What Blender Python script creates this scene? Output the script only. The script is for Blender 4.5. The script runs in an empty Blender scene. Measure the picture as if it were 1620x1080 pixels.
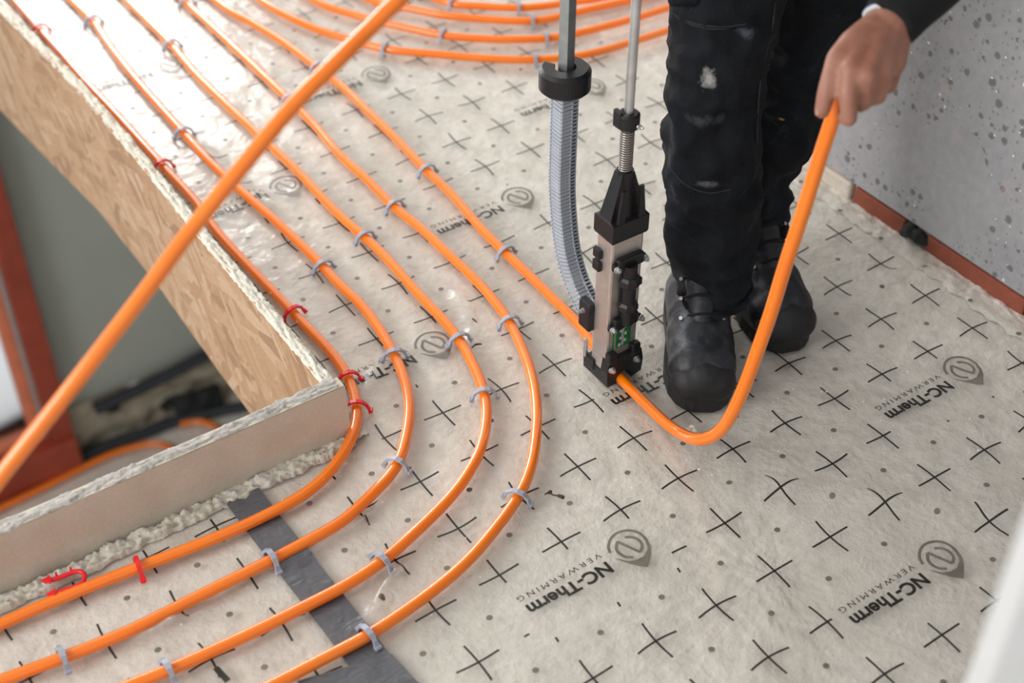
import bpy, bmesh, math, random
import numpy as np
from mathutils import Vector, Matrix, noise

random.seed(7)
SC = bpy.context.scene
COL = SC.collection

# ------------------------------------------------------------------ camera
CAM_POS = Vector((-0.97128, -0.81133, 1.45895))
CAM_R = Vector((0.828084, -0.560599, 0.002474))
CAM_D = Vector((-0.366184, -0.544237, -0.754795))
CAM_F = Vector((0.424484, 0.624128, -0.655956))
FPX = 2250.0
cam_data = bpy.data.cameras.new('camera')
cam = bpy.data.objects.new('camera', cam_data)
COL.objects.link(cam)
m = Matrix.Identity(4)
for i in range(3):
    m[i][0] = CAM_R[i]; m[i][1] = -CAM_D[i]; m[i][2] = -CAM_F[i]; m[i][3] = CAM_POS[i]
cam.matrix_world = m
cam_data.sensor_width = 36.0
cam_data.lens = FPX / 1620.0 * 36.0
cam_data.clip_start = 0.05
cam_data.dof.use_dof = True
cam_data.dof.focus_distance = 2.05
cam_data.dof.aperture_fstop = 2.8
SC.camera = cam

# ------------------------------------------------------------------ world, light, exposure
world = bpy.data.worlds.new('overcast_sky')
SC.world = world
world.use_nodes = True
bg = world.node_tree.nodes['Background']
bg.inputs[0].default_value = (0.93, 0.97, 1.0, 1)
bg.inputs[1].default_value = 0.6

def area(name, loc, target, sx, sy, power, col):
    l = bpy.data.lights.new(name, 'AREA')
    l.shape = 'RECTANGLE'; l.size = sx; l.size_y = sy; l.energy = power; l.color = col
    o = bpy.data.objects.new(name, l); COL.objects.link(o)
    o.location = loc
    o.rotation_euler = (Vector(target) - Vector(loc)).to_track_quat('-Z', 'Y').to_euler()
    return o
area('window_daylight_far', (0.15, 4.9, 1.65), (0.0, 1.2, 0.0), 2.2, 1.5, 86, (1.0, 0.98, 0.965))
area('window_daylight_side', (-3.3, 0.9, 1.7), (-0.2, 0.6, 0.0), 2.0, 1.6, 62, (1.0, 0.98, 0.965))
SC.view_settings.view_transform = 'Standard'
SC.view_settings.look = 'None'
SC.view_settings.exposure = 0.56
SC.view_settings.gamma = 1.0
SC.view_settings.use_curve_mapping = False
SC.cycles.use_denoising = True
SC.cycles.max_bounces = 7
SC.cycles.adaptive_threshold = 0.03
SC.cycles.caustics_reflective = False
SC.cycles.caustics_refractive = False

# ------------------------------------------------------------------ helpers
def ray(x, y):
    return CAM_R * ((x - 810) / FPX) + CAM_D * ((y - 540) / FPX) + CAM_F
def on_z(x, y, z=0.0):                      # point of the level plane z that is sighted at x, y
    d = ray(x, y); return CAM_POS + d * ((z - CAM_POS.z) / d.z)
def on_y(x, y, Y):
    d = ray(x, y); return CAM_POS + d * ((Y - CAM_POS.y) / d.y)
def at(x, y, dist):
    return CAM_POS + ray(x, y) * dist

def tag(o, label=None, cat=None, group=None, kind=None):
    if label: o['label'] = label
    if cat: o['category'] = cat
    if group: o['group'] = group
    if kind: o['kind'] = kind
    return o
def link(o, parent=None):
    COL.objects.link(o)
    if parent is not None: o.parent = parent
    return o
def empty(name, loc=(0, 0, 0)):
    o = bpy.data.objects.new(name, None); o.empty_display_size = 0.05
    COL.objects.link(o); o.location = loc
    return o

class MB:
    def __init__(s): s.v = []; s.f = []; s.sm = []
    def add(s, vs, fs, smooth=False):
        b = len(s.v); s.v += [tuple(p) for p in vs]
        for f in fs: s.f.append(tuple(i + b for i in f)); s.sm.append(smooth)
        return s
    def box(s, lo, hi, bev=0.0):
        bm = bmesh.new()
        bmesh.ops.create_cube(bm, size=1.0)
        c = [(lo[i] + hi[i]) / 2 for i in range(3)]; d = [abs(hi[i] - lo[i]) for i in range(3)]
        for v in bm.verts: v.co = Vector((c[0] + v.co.x * d[0], c[1] + v.co.y * d[1], c[2] + v.co.z * d[2]))
        if bev > 0:
            bmesh.ops.bevel(bm, geom=list(bm.edges), offset=min(bev, min(d) * 0.45), segments=2, affect='EDGES', profile=0.5)
        return s.frombm(bm)
    def frombm(s, bm, smooth=False):
        bm.verts.index_update(); bm.verts.ensure_lookup_table()
        s.add([v.co[:] for v in bm.verts], [[v.index for v in f.verts] for f in bm.faces], smooth)
        bm.free(); return s
    def tube(s, pts, r, n=12, cap=True, smooth=True):
        pts = [Vector(p) for p in pts]; k = len(pts)
        rs = r if isinstance(r, (list, tuple)) else [r] * k
        t0 = (pts[1] - pts[0]).normalized()
        up = Vector((0, 0, 1)) if abs(t0.z) < 0.9 else Vector((0, 1, 0))
        nrm = (up - t0 * up.dot(t0)).normalized(); vs = []
        for i, p in enumerate(pts):
            t = (pts[min(i + 1, k - 1)] - pts[max(i - 1, 0)]).normalized()
            nrm = (nrm - t * nrm.dot(t)).normalized(); b = t.cross(nrm)
            for j in range(n):
                a = 2 * math.pi * j / n
                vs.append(p + (nrm * math.cos(a) + b * math.sin(a)) * rs[i])
        fs = []
        for i in range(k - 1):
            for j in range(n):
                fs.append((i * n + j, i * n + (j + 1) % n, (i + 1) * n + (j + 1) % n, (i + 1) * n + j))
        s.add(vs, fs, smooth)
        if cap: s.add(vs[:n], [tuple(reversed(range(n)))]); s.add(vs[-n:], [tuple(range(n))])
        return s
    def cyl(s, p0, p1, r0, r1=None, n=20):
        return s.tube([p0, p1], [r0, r0 if r1 is None else r1], n)
    def prism(s, poly, axis_o, ax, ay, az, h, smooth=False):
        # poly in (ax, ay), extruded h along az from axis_o
        o = Vector(axis_o); ax, ay, az = Vector(ax), Vector(ay), Vector(az); n = len(poly)
        vs = [o + ax * p[0] + ay * p[1] for p in poly] + [o + ax * p[0] + ay * p[1] + az * h for p in poly]
        fs = [tuple(reversed(range(n))), tuple(range(n, 2 * n))] + [(i, (i + 1) % n, n + (i + 1) % n, n + i) for i in range(n)]
        return s.add(vs, fs, smooth)
    def capsule(s, p0, r0, p1, r1, n=14):
        p0, p1 = Vector(p0), Vector(p1); d = p1 - p0; L = d.length
        t = d / L if L > 1e-6 else Vector((0, 0, 1))
        up = Vector((0, 0, 1)) if abs(t.z) < 0.9 else Vector((1, 0, 0))
        a = (up - t * up.dot(t)).normalized(); b = t.cross(a)
        rings = []
        for k in range(-4, 1):
            an = k * math.pi / 8; rings.append((p0 + t * (r0 * math.sin(an)), max(r0 * math.cos(an), 1e-5)))
        for k in range(0, 5):
            an = k * math.pi / 8; rings.append((p1 + t * (r1 * math.sin(an)), max(r1 * math.cos(an), 1e-5)))
        vs = []
        for c, r in rings:
            for j in range(n):
                q = 2 * math.pi * j / n; vs.append(c + (a * math.cos(q) + b * math.sin(q)) * r)
        fs = []
        for i in range(len(rings) - 1):
            for j in range(n): fs.append((i * n + j, i * n + (j + 1) % n, (i + 1) * n + (j + 1) % n, (i + 1) * n + j))
        fs.append(tuple(reversed(range(n)))); fs.append(tuple(range((len(rings) - 1) * n, len(rings) * n)))
        return s.add(vs, fs, True)
    def chain(s, lst):
        for (p, r), (q, u) in zip(lst, lst[1:]): s.capsule(p, r, q, u)
        return s
    def mesh(s, name, mat=None):
        me = bpy.data.meshes.new(name); me.from_pydata(s.v, [], s.f)
        me.polygons.foreach_set('use_smooth', s.sm); me.update()
        if mat: me.materials.append(mat)
        return me
    def build(s, name, mat, parent=None):
        return link(bpy.data.objects.new(name, s.mesh(name, mat)), parent)

def remeshed(mb, name, mat, voxel, smooth_it=6, parent=None, fn=None):
    """one continuous skin around overlapping closed pieces"""
    me0 = mb.mesh(name)
    o = bpy.data.objects.new(name, me0); COL.objects.link(o)
    r = o.modifiers.new('skin', 'REMESH'); r.mode = 'VOXEL'; r.voxel_size = voxel; r.use_smooth_shade = True
    if smooth_it:
        sm = o.modifiers.new('smooth', 'SMOOTH'); sm.factor = 0.5; sm.iterations = smooth_it
    dg = bpy.context.evaluated_depsgraph_get(); dg.update()
    me = bpy.data.meshes.new_from_object(o.evaluated_get(dg), depsgraph=dg)
    o.modifiers.clear(); o.data = me; me.name = name
    if fn is not None:
        n = len(me.vertices)
        co = np.empty(n * 3); me.vertices.foreach_get('co', co)
        no = np.empty(n * 3); me.vertices.foreach_get('normal', no)
        co = co.reshape(-1, 3); no = no.reshape(-1, 3)
        for i in range(n):
            co[i] += no[i] * fn(Vector(co[i]), Vector(no[i]))
        me.vertices.foreach_set('co', co.ravel()); me.update()
    for p in me.polygons: p.use_smooth = True
    me.materials.clear(); me.materials.append(mat)
    if parent is not None: o.parent = parent
    return o

def spline(pts, step=0.012):
    """Catmull-Rom through the points, resampled"""
    P = [Vector(p) for p in pts]; P = [P[0] * 2 - P[1]] + P + [P[-1] * 2 - P[-2]]
    out = []
    for i in range(1, len(P) - 2):
        a, b, c, d = P[i - 1], P[i], P[i + 1], P[i + 2]
        n = max(2, int((c - b).length / step))
        for k in range(n):
            t = k / n
            out.append(0.5 * ((2 * b) + (c - a) * t + (2 * a - 5 * b + 4 * c - d) * t * t + (3 * b - a - 3 * c + d) * t ** 3))
    out.append(P[-2]); return out

# ------------------------------------------------------------------ materials
class NT:
    def __init__(s, name):
        s.m = bpy.data.materials.new(name); s.m.use_nodes = True; s.t = s.m.node_tree
        s.b = s.t.nodes['Principled BSDF']; s.out = s.t.nodes['Material Output']
    def n(s, typ, **kw):
        x = s.t.nodes.new(typ)
        for k, v in kw.items(): setattr(x, k, v)
        return x
    def l(s, a, b): s.t.links.new(a, b)
    def coord(s, scale=(1, 1, 1), rot=(0, 0, 0)):
        tc = s.n('ShaderNodeTexCoord'); mp = s.n('ShaderNodeMapping')
        mp.inputs['Scale'].default_value = scale; mp.inputs['Rotation'].default_value = rot
        s.l(tc.outputs['Object'], mp.inputs['Vector']); return mp.outputs[0]
    def noise(s, vec, scale, detail=4, rough=0.55, dist=0.0):
        x = s.n('ShaderNodeTexNoise'); x.inputs['Scale'].default_value = scale
        x.inputs['Detail'].default_value = detail; x.inputs['Roughness'].default_value = rough
        x.inputs['Distortion'].default_value = dist
        s.l(vec, x.inputs['Vector']); return x.outputs['Fac']
    def ramp(s, fac, stops, interp='LINEAR'):
        x = s.n('ShaderNodeValToRGB'); x.color_ramp.interpolation = interp
        e = x.color_ramp.elements
        while len(e) < len(stops): e.new(0.5)
        for el, (p, c) in zip(e, stops):
            el.position = p; el.color = tuple(c) + (1,) if len(c) == 3 else c
        s.l(fac, x.inputs[0]); return x.outputs['Color']
    def mix(s, fac, a, b, mode='MIX'):
        x = s.n('ShaderNodeMix'); x.data_type = 'RGBA'; x.blend_type = mode
        for sock, val in ((x.inputs['Factor'], fac), (x.inputs['A'], a), (x.inputs['B'], b)):
            if hasattr(val, 'links'): s.l(val, sock)
            elif isinstance(val, (int, float)): sock.default_value = val
            else: sock.default_value = tuple(val) + (1,)
        return x.outputs['Result']
    def math(s, op, a, b=0.0):
        x = s.n('ShaderNodeMath'); x.operation = op
        for sock, val in zip(x.inputs, (a, b)):
            if hasattr(val, 'links'): s.l(val, sock)
            else: sock.default_value = val
        return x.outputs[0]
    def bump(s, h, strength=0.3, dist=0.01):
        x = s.n('ShaderNodeBump'); x.inputs['Strength'].default_value = strength; x.inputs['Distance'].default_value = dist
        s.l(h, x.inputs['Height']); s.l(x.outputs[0], s.b.inputs['Normal']); return x.outputs[0]
    def base(s, c):
        if hasattr(c, 'links'): s.l(c, s.b.inputs['Base Color'])
        else: s.b.inputs['Base Color'].default_value = tuple(c) + (1,)
    def set(s, **kw):
        for k, v in kw.items(): s.b.inputs[k.replace('_', ' ')].default_value = v
        return s

def plain(name, col, rough=0.5, metal=0.0, var=0.12, scale=30, bump=0.0, coat=0.0):
    t = NT(name); v = t.coord()
    f = t.noise(v, scale, 5)
    dark = tuple(c * (1 - var) for c in col); light = tuple(min(1, c * (1 + var)) for c in col)
    t.base(t.ramp(f, [(0.3, dark), (0.7, light)]))
    t.set(Roughness=rough, Metallic=metal)
    if coat: t.b.inputs['Coat Weight'].default_value = coat; t.b.inputs['Coat Roughness'].default_value = 0.12
    if bump: t.bump(t.noise(v, scale * 6, 4), bump, 0.002)
    return t.m

def m_foam():
    t = NT('sprayed_foam'); v = t.coord()
    a = t.noise(v, 7, 5, 0.6); b = t.noise(v, 45, 6, 0.65); c = t.noise(v, 2.2, 3)
    col = t.ramp(b, [(0.25, (0.59, 0.55, 0.475)), (0.55, (0.755, 0.71, 0.64)), (0.8, (0.86, 0.84, 0.785))])
    col = t.mix(t.ramp(a, [(0.45, (0, 0, 0)), (0.7, (0.8, 0.8, 0.8))]), col, (0.62, 0.575, 0.505))
    col = t.mix(t.ramp(c, [(0.5, (0, 0, 0)), (0.75, (0.5, 0.5, 0.5))]), col, (0.59, 0.565, 0.49))
    t.base(col); t.set(Roughness=0.85)
    t.bump(t.math('ADD', b, t.math('MULTIPLY', t.noise(v, 24, 4, 0.6), 2.0)), 0.5, 0.008)
    return t.m
def m_foil():
    t = NT('clear_foil'); v = t.coord()
    tr = t.n('ShaderNodeBsdfTransparent'); tr.inputs[0].default_value = (0.97, 0.97, 0.96, 1)
    df = t.n('ShaderNodeBsdfDiffuse'); df.inputs[0].default_value = (0.86, 0.85, 0.82, 1)
    gl = t.n('ShaderNodeBsdfGlossy'); gl.inputs['Roughness'].default_value = 0.2; gl.inputs[0].default_value = (1, 1, 1, 1)
    bp = t.n('ShaderNodeBump'); bp.inputs['Strength'].default_value = 0.4; bp.inputs['Distance'].default_value = 0.005
    t.l(t.math('ADD', t.noise(v, 26, 4, 0.5, 0.6), t.math('MULTIPLY', t.noise(v, 9, 3, 0.5, 0.8), 1.6)), bp.inputs['Height'])
    t.l(bp.outputs[0], gl.inputs['Normal'])
    m1 = t.n('ShaderNodeMixShader'); m1.inputs[0].default_value = 0.12
    t.l(tr.outputs[0], m1.inputs[1]); t.l(df.outputs[0], m1.inputs[2])
    fr = t.n('ShaderNodeLayerWeight'); fr.inputs['Blend'].default_value = 0.5; t.l(bp.outputs[0], fr.inputs['Normal'])
    m2 = t.n('ShaderNodeMixShader')                 # reflection of a thin sheet, the same from both sides
    t.l(t.math('MINIMUM', t.math('ADD', t.math('MULTIPLY', t.math('POWER', fr.outputs['Facing'], 4.0), 0.42), 0.05), 1.0), m2.inputs[0])
    t.l(m1.outputs[0], m2.inputs[1]); t.l(gl.outputs[0], m2.inputs[2])
    t.l(m2.outputs[0], t.out.inputs[0])
    return t.m
def m_osb():
    t = NT('strand_board'); v = t.coord()
    sp = t.n('ShaderNodeSeparateXYZ'); t.l(v, sp.inputs[0]); cb = t.n('ShaderNodeCombineXYZ')
    t.l(sp.outputs[1], cb.inputs[0]); t.l(sp.outputs[2], cb.inputs[1]); uv = cb.outputs[0]
    nz = t.n('ShaderNodeTexNoise'); nz.inputs['Scale'].default_value = 9; nz.inputs['Detail'].default_value = 3; t.l(uv, nz.inputs[0])
    pal = [(0.0, (0.27, 0.15, 0.065)), (0.18, (0.42, 0.25, 0.115)), (0.5, (0.53, 0.34, 0.175)), (0.8, (0.60, 0.42, 0.245)), (1.0, (0.68, 0.52, 0.34))]
    col = None; hts = []
    for k, (ang, sx, sy, thr) in enumerate(((0.35, 9, 40, 0), (-0.9, 8, 34, .45), (1.3, 9, 45, .58), (-0.25, 11, 52, .62), (0.8, 15, 70, .7))):
        mp = t.n('ShaderNodeMapping'); mp.vector_type = 'TEXTURE'; mp.inputs['Rotation'].default_value = (0, 0, ang); mp.inputs['Scale'].default_value = (1 / sx, 1 / sy, 1); mp.inputs['Location'].default_value = (k * .37, k * .71, 0)
        t.l(uv, mp.inputs[0])
        ad = t.n('ShaderNodeVectorMath'); ad.operation = 'MULTIPLY_ADD'; t.l(nz.outputs['Color'], ad.inputs[0]); ad.inputs[1].default_value = (.3, .45, 0); t.l(mp.outputs[0], ad.inputs[2])
        vo = t.n('ShaderNodeTexVoronoi'); vo.voronoi_dimensions = '2D'; vo.inputs['Scale'].default_value = 1.0; t.l(ad.outputs[0], vo.inputs['Vector'])
        sc = t.n('ShaderNodeSeparateColor'); t.l(vo.outputs['Color'], sc.inputs[0])
        gr = t.noise(mp.outputs[0], 3.0, 5, 0.7)
        c = t.mix(0.55, t.ramp(sc.outputs[0], pal), t.ramp(gr, [(0.3, (0.55, 0.46, 0.36)), (0.65, (1, 1, 1))]), 'MULTIPLY')
        if col is None: col = c; h = sc.outputs[2]
        else:
            f = t.math('GREATER_THAN', sc.outputs[1], thr); col = t.mix(f, col, c)
            mx = t.n('ShaderNodeMix'); t.l(f, mx.inputs[0]); t.l(h, mx.inputs[2]); t.l(sc.outputs[2], mx.inputs[3]); h = mx.outputs[0]
    fine = t.noise(uv, 160, 5, 0.7)
    col = t.mix(0.38, col, (0.52, 0.335, 0.205)); col = t.mix(0.5, col, (1.0, 0.95, 1.08), 'MULTIPLY'); col = t.mix(0.4, col, t.ramp(fine, [(0.3, (0.6, 0.55, 0.5)), (0.6, (1, 1, 1))]), 'MULTIPLY')
    t.base(col); t.set(Roughness=0.75); t.bump(h, 0.5, 0.002)
    return t.m
def m_wall():
    t = NT('spotted_plaster'); v = t.coord()
    a = t.noise(v, 3, 5); fine = t.noise(v, 60, 5)
    col = t.ramp(a, [(0.3, (0.33, 0.33, 0.345)), (0.55, (0.41, 0.41, 0.42)), (0.75, (0.45, 0.445, 0.44))])
    col = t.mix(0.35, col, t.ramp(fine, [(0.3, (0.6, 0.6, 0.6)), (0.7, (1, 1, 1))]), 'MULTIPLY')
    pres = t.noise(v, 4.2, 4)
    sp = t.n('ShaderNodeSeparateXYZ'); t.l(v, sp.inputs[0]); cb = t.n('ShaderNodeCombineXYZ')
    t.l(sp.outputs[1], cb.inputs[0]); t.l(sp.outputs[2], cb.inputs[1]); uv = cb.outputs[0]
    def spots(scale, thr, lo, hi, c, fac):
        nonlocal col
        x = t.n('ShaderNodeTexVoronoi'); x.voronoi_dimensions = '2D'; x.inputs['Scale'].default_value = scale; x.inputs['Randomness'].default_value = 1.0
        wv = t.n('ShaderNodeVectorMath'); wv.operation = 'MULTIPLY_ADD'
        nz = t.n('ShaderNodeTexNoise'); nz.inputs['Scale'].default_value = 90; t.l(v, nz.inputs[0])
        t.l(nz.outputs['Color'], wv.inputs[0]); wv.inputs[1].default_value = (0.006, 0.006, 0.006); t.l(uv, wv.inputs[2])
        t.l(wv.outputs[0], x.inputs['Vector'])
        sc = t.n('ShaderNodeSeparateColor'); t.l(x.outputs['Color'], sc.inputs[0])
        on = t.math('MULTIPLY', t.math('GREATER_THAN', sc.outputs[0], thr), t.math('GREATER_THAN', pres, 0.40))
        dot = t.ramp(t.math('DIVIDE', x.outputs['Distance'], t.math('ADD', sc.outputs[1], 0.45)), [(lo, (1, 1, 1)), (hi, (0, 0, 0))])
        f = t.math('MULTIPLY', t.math('MULTIPLY', on, dot), fac)
        col = t.mix(f, col, c)
    spots(40, 0.5, 0.15, 0.25, (0.13, 0.13, 0.115), 0.8)
    spots(85, 0.6, 0.12, 0.24, (0.22, 0.22, 0.2), 0.7)
    spots(26, 0.86, 0.1, 0.3, (0.52, 0.40, 0.38), 0.45)
    spots(70, 0.93, 0.07, 0.14, (0.85, 0.85, 0.85), 0.9)
    t.base(col); t.set(Roughness=0.7); t.bump(t.math('ADD', fine, t.math('MULTIPLY', a, 3)), 0.25, 0.004)
    return t.m
def m_trousers(stains):
    t = NT('worn_black_twill_sheen'); v = t.coord()
    a = t.noise(v, 9, 6, 0.65, 0.6); b = t.noise(v, 70, 5, 0.7)
    col = t.ramp(a, [(0.38, (0.003, 0.004, 0.006)), (0.60, (0.0075, 0.0095, 0.013)), (0.78, (0.06, 0.068, 0.082))])  # pale blue-grey stop puts a sheen into the colour of the scuffed cloth
    col = t.mix(t.math('MULTIPLY', t.ramp(b, [(0.6, (0, 0, 0)), (0.75, (1, 1, 1))]), t.ramp(a, [(0.5, (0, 0, 0)), (0.75, (0.35, 0.35, 0.35))])), col, (0.25, 0.26, 0.28))
    geo = t.n('ShaderNodeTexCoord')
    for (p, sx, s3, amt, c) in stains:
        d = t.n('ShaderNodeVectorMath'); d.operation = 'SUBTRACT'; t.l(geo.outputs['Object'], d.inputs[0]); d.inputs[1].default_value = p
        e = t.n('ShaderNodeVectorMath'); e.operation = 'MULTIPLY'; t.l(d.outputs[0], e.inputs[0]); e.inputs[1].default_value = (1 / sx, 1 / sx, 1 / s3)
        ln = t.n('ShaderNodeVectorMath'); ln.operation = 'LENGTH'; t.l(e.outputs[0], ln.inputs[0])
        f = t.math('ADD', ln.outputs['Value'], t.math('MULTIPLY', t.math('SUBTRACT', b, 0.5), 2.2))
        f = t.ramp(f, [(0.35, (amt,) * 3), (1.0, (0, 0, 0))])
        col = t.mix(f, col, c)
    t.base(col); t.set(Roughness=0.85); t.b.inputs['Specular IOR Level'].default_value = 0.25
    t.bump(t.math('ADD', t.math('MULTIPLY', a, 2.0), b), 0.35, 0.006)
    return t.m
def m_leather():
    t = NT('dusty_black_leather'); v = t.coord()
    a = t.noise(v, 16, 6, 0.7, 0.8); b = t.noise(v, 120, 4)
    t.base(t.ramp(a, [(0.38, (0.005, 0.006, 0.008)), (0.55, (0.016, 0.019, 0.026)), (0.75, (0.13, 0.145, 0.17))]))
    t.set(Roughness=0.48); t.bump(t.math('ADD', a, t.math('MULTIPLY', b, 0.4)), 0.3, 0.004)
    return t.m
def m_skin():
    t = NT('skin'); v = t.coord()
    a = t.noise(v, 26, 5, 0.6); b = t.noise(v, 260, 4)
    t.base(t.ramp(a, [(0.3, (0.30, 0.115, 0.075)), (0.55, (0.37, 0.17, 0.115)), (0.75, (0.42, 0.215, 0.15))]))
    t.set(Roughness=0.52); t.b.inputs['Subsurface Weight'].default_value = 0.12
    t.b.inputs['Subsurface Radius'].default_value = (0.008, 0.003, 0.002); t.b.inputs['Subsurface Scale'].default_value = 0.6
    t.bump(b, 0.12, 0.0015)
    return t.m
def m_glass():
    t = NT('pane_glass')
    tr = t.n('ShaderNodeBsdfTransparent'); gl = t.n('ShaderNodeBsdfGlossy'); gl.inputs['Roughness'].default_value = 0.02
    fr = t.n('ShaderNodeFresnel'); mx = t.n('ShaderNodeMixShader')
    t.l(fr.outputs[0], mx.inputs[0]); t.l(tr.outputs[0], mx.inputs[1]); t.l(gl.outputs[0], mx.inputs[2]); t.l(mx.outputs[0], t.out.inputs[0])
    return t.m
def m_tape():
    t = NT('grey_duct_tape'); v = t.coord((1, 1, 1))
    a = t.noise(v, 30, 4, 0.5, 1.0); w = t.noise(t.coord((40, 500, 10)), 1, 2)
    t.base(t.ramp(w, [(0.3, (0.085, 0.088, 0.1)), (0.7, (0.13, 0.135, 0.15))])); t.set(Roughness=0.28)
    t.bump(a, 0.6, 0.006)
    return t.m
def m_lowwall():
    t = NT('bare_masonry'); v = t.coord()
    a = t.noise(v, 7, 6, 0.65, 0.4)
    t.base(t.ramp(a, [(0.27, (0.06, 0.06, 0.06)), (0.37, (0.32, 0.28, 0.21)), (0.6, (0.52, 0.46, 0.35)), (0.75, (0.60, 0.54, 0.43))])); t.set(Roughness=0.9)
    t.bump(a, 0.8, 0.03)
    return t.m
def m_rough(name, c0, c1, scale, bump, dist):
    t = NT(name); v = t.coord(); a = t.noise(v, scale, 7, 0.7); b = t.noise(v, scale * 0.12, 3)
    t.base(t.mix(0.5, t.ramp(a, [(0.3, c0), (0.7, c1)]), t.ramp(b, [(0.3, c0), (0.7, c1)]))); t.set(Roughness=0.9)
    t.bump(a, bump, dist); return t.m
def m_orange():
    t = NT('orange_pipe_plastic'); v = t.coord()
    t.base(t.ramp(t.noise(v, 14, 3), [(0.3, (0.98, 0.195, 0.001)), (0.7, (1.0, 0.225, 0.002))]))
    t.set(Roughness=0.24); t.b.inputs['Coat Weight'].default_value = 0.7; t.b.inputs['Coat Roughness'].default_value = 0.12
    return t.m

M = dict(
    foam=m_foam(), foil=m_foil(), osb=m_osb(), wall=m_wall(), leather=m_leather(), skin=m_skin(), glass=m_glass(), tape=m_tape(),
    lowwall=m_lowwall(), orange=m_orange(),
    bead=m_rough('cream_foam_bead', (0.66, 0.62, 0.50), (0.86, 0.84, 0.75), 90, 0.7, 0.006),
    edge=m_rough('rough_mortar', (0.40, 0.375, 0.34), (0.76, 0.73, 0.68), 260, 0.9, 0.004),
    board=m_rough('beige_fine_board', (0.54, 0.485, 0.395), (0.66, 0.61, 0.515), 170, 0.35, 0.003),
    brick=m_rough('terracotta_brick', (0.20, 0.05, 0.028), (0.36, 0.10, 0.055), 35, 0.6, 0.006),
    mortar=m_rough('pale_mortar', (0.55, 0.47, 0.38), (0.75, 0.70, 0.62), 60, 0.6, 0.006),
    tar=m_rough('black_foam_plug', (0.006, 0.007, 0.007), (0.035, 0.04, 0.038), 60, 1.0, 0.01),
    ink=plain('black_ink', (0.018, 0.017, 0.014), 0.35, var=0.25, scale=40),
    inkgrey=plain('grey_ink', (0.17, 0.155, 0.125), 0.4, var=0.25, scale=40),
    clip=plain('grey_clip_plastic', (0.36, 0.39, 0.46), 0.45, var=0.1),
    stack=plain('pale_grey_clip_plastic', (0.42, 0.46, 0.52), 0.4, var=0.08),
    red=plain('red_clip_plastic', (0.80, 0.016, 0.026), 0.35, var=0.15),
    black=plain('black_nylon', (0.007, 0.007, 0.009), 0.42, var=0.25, scale=60, bump=0.15),
    alu=plain('brushed_aluminium', (0.60, 0.55, 0.52), 0.38, 0.75, var=0.06, scale=80, bump=0.05),
    zinc=plain('zinc_steel', (0.62, 0.64, 0.65), 0.36, 0.9, var=0.12, scale=60),
    steel=plain('spring_steel', (0.42, 0.39, 0.37), 0.3, 1.0, var=0.1),
    green=plain('green_liquid', (0.02, 0.16, 0.055), 0.15, var=0.35, scale=90, coat=0.6),
    jacket=plain('black_fleece', (0.004, 0.0048, 0.0055), 0.95, var=0.3, scale=60, bump=0.3),
    rubber=plain('black_rubber', (0.008, 0.008, 0.009), 0.6, var=0.3, scale=60, bump=0.2),
    white=plain('white_paint', (0.62, 0.62, 0.62), 0.45, var=0.03),
    crumb=plain('white_foam_crumb', (0.85, 0.83, 0.77), 0.9, var=0.05),
    lowplaster=plain('grey_plaster', (0.40, 0.415, 0.37), 0.9, var=0.05, scale=3),
    primer=plain('red_primer', (0.33, 0.048, 0.022), 0.5, var=0.15, scale=12),
    sash=plain('orange_sash_paint', (0.78, 0.22, 0.11), 0.45, var=0.1, scale=12),
    darkpipe=plain('dark_conduit', (0.022, 0.026, 0.034), 0.5, var=0.2),
    slab=plain('concrete_slab', (0.30, 0.29, 0.27), 0.9, var=0.1, scale=8, bump=0.3),
    ceil=plain('white_ceiling', (0.72, 0.71, 0.69), 0.9, var=0.03, scale=4),
    seam=plain('dusty_seam', (0.016, 0.018, 0.022), 0.85, var=0.4, scale=60),
    twig=plain('brown_twig', (0.075, 0.035, 0.018), 0.8, var=0.3, scale=90),
    hair=plain('dark_hair', (0.03, 0.02, 0.014), 0.6, var=0.3, scale=90),
    blue=plain('blue_thread', (0.02, 0.06, 0.25), 0.6, var=0.1),
    nail=plain('finger_nail', (0.62, 0.36, 0.28), 0.3, var=0.05),
)

# ------------------------------------------------------------------ setting: floors, walls
X_OPEN, Y_OPEN, X_WALL = -0.335, 0.532, 0.686      # corner of the floor opening, right wall
FOLDS = [  # px polylines of creases in the foil, half width (m), height (m)
    ([(185, 1017), (270, 1000), (300, 985), (345, 966)], 0.010, 0.008),
    ([(255, 1005), (285, 975)], 0.009, 0.008),
    ([(585, 1000), (600, 955), (615, 925), (640, 893)], 0.007, 0.008),
    ([(560, 842), (590, 815), (614, 778)], 0.005, 0.005),
    ([(715, 455), (735, 485), (748, 520), (752, 560)], 0.008, 0.007),
    ([(575, 632), (588, 600), (600, 575)], 0.007, 0.003),
    ([(612, 760), (625, 720)], 0.006, 0.005),
    ([(1130, 772), (1240, 768), (1400, 790), (1570, 806), (1640, 812)], 0.018, 0.007),
    ([(1440, 372), (1435, 410), (1425, 440)], 0.012, 0.008),
    ([(300, 225), (380, 300), (470, 345)], 0.012, 0.006),
    ([(560, 655), (585, 690), (600, 730)], 0.006, 0.004),
    ([(420, 905), (520, 862), (590, 815)], 0.012, 0.004),
    ([(1340, 490), (1420, 440), (1520, 430)], 0.020, 0.006),
]
FOLDW = [([on_z(*p).xy for p in pl], w, h) for pl, w, h in FOLDS]
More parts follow.
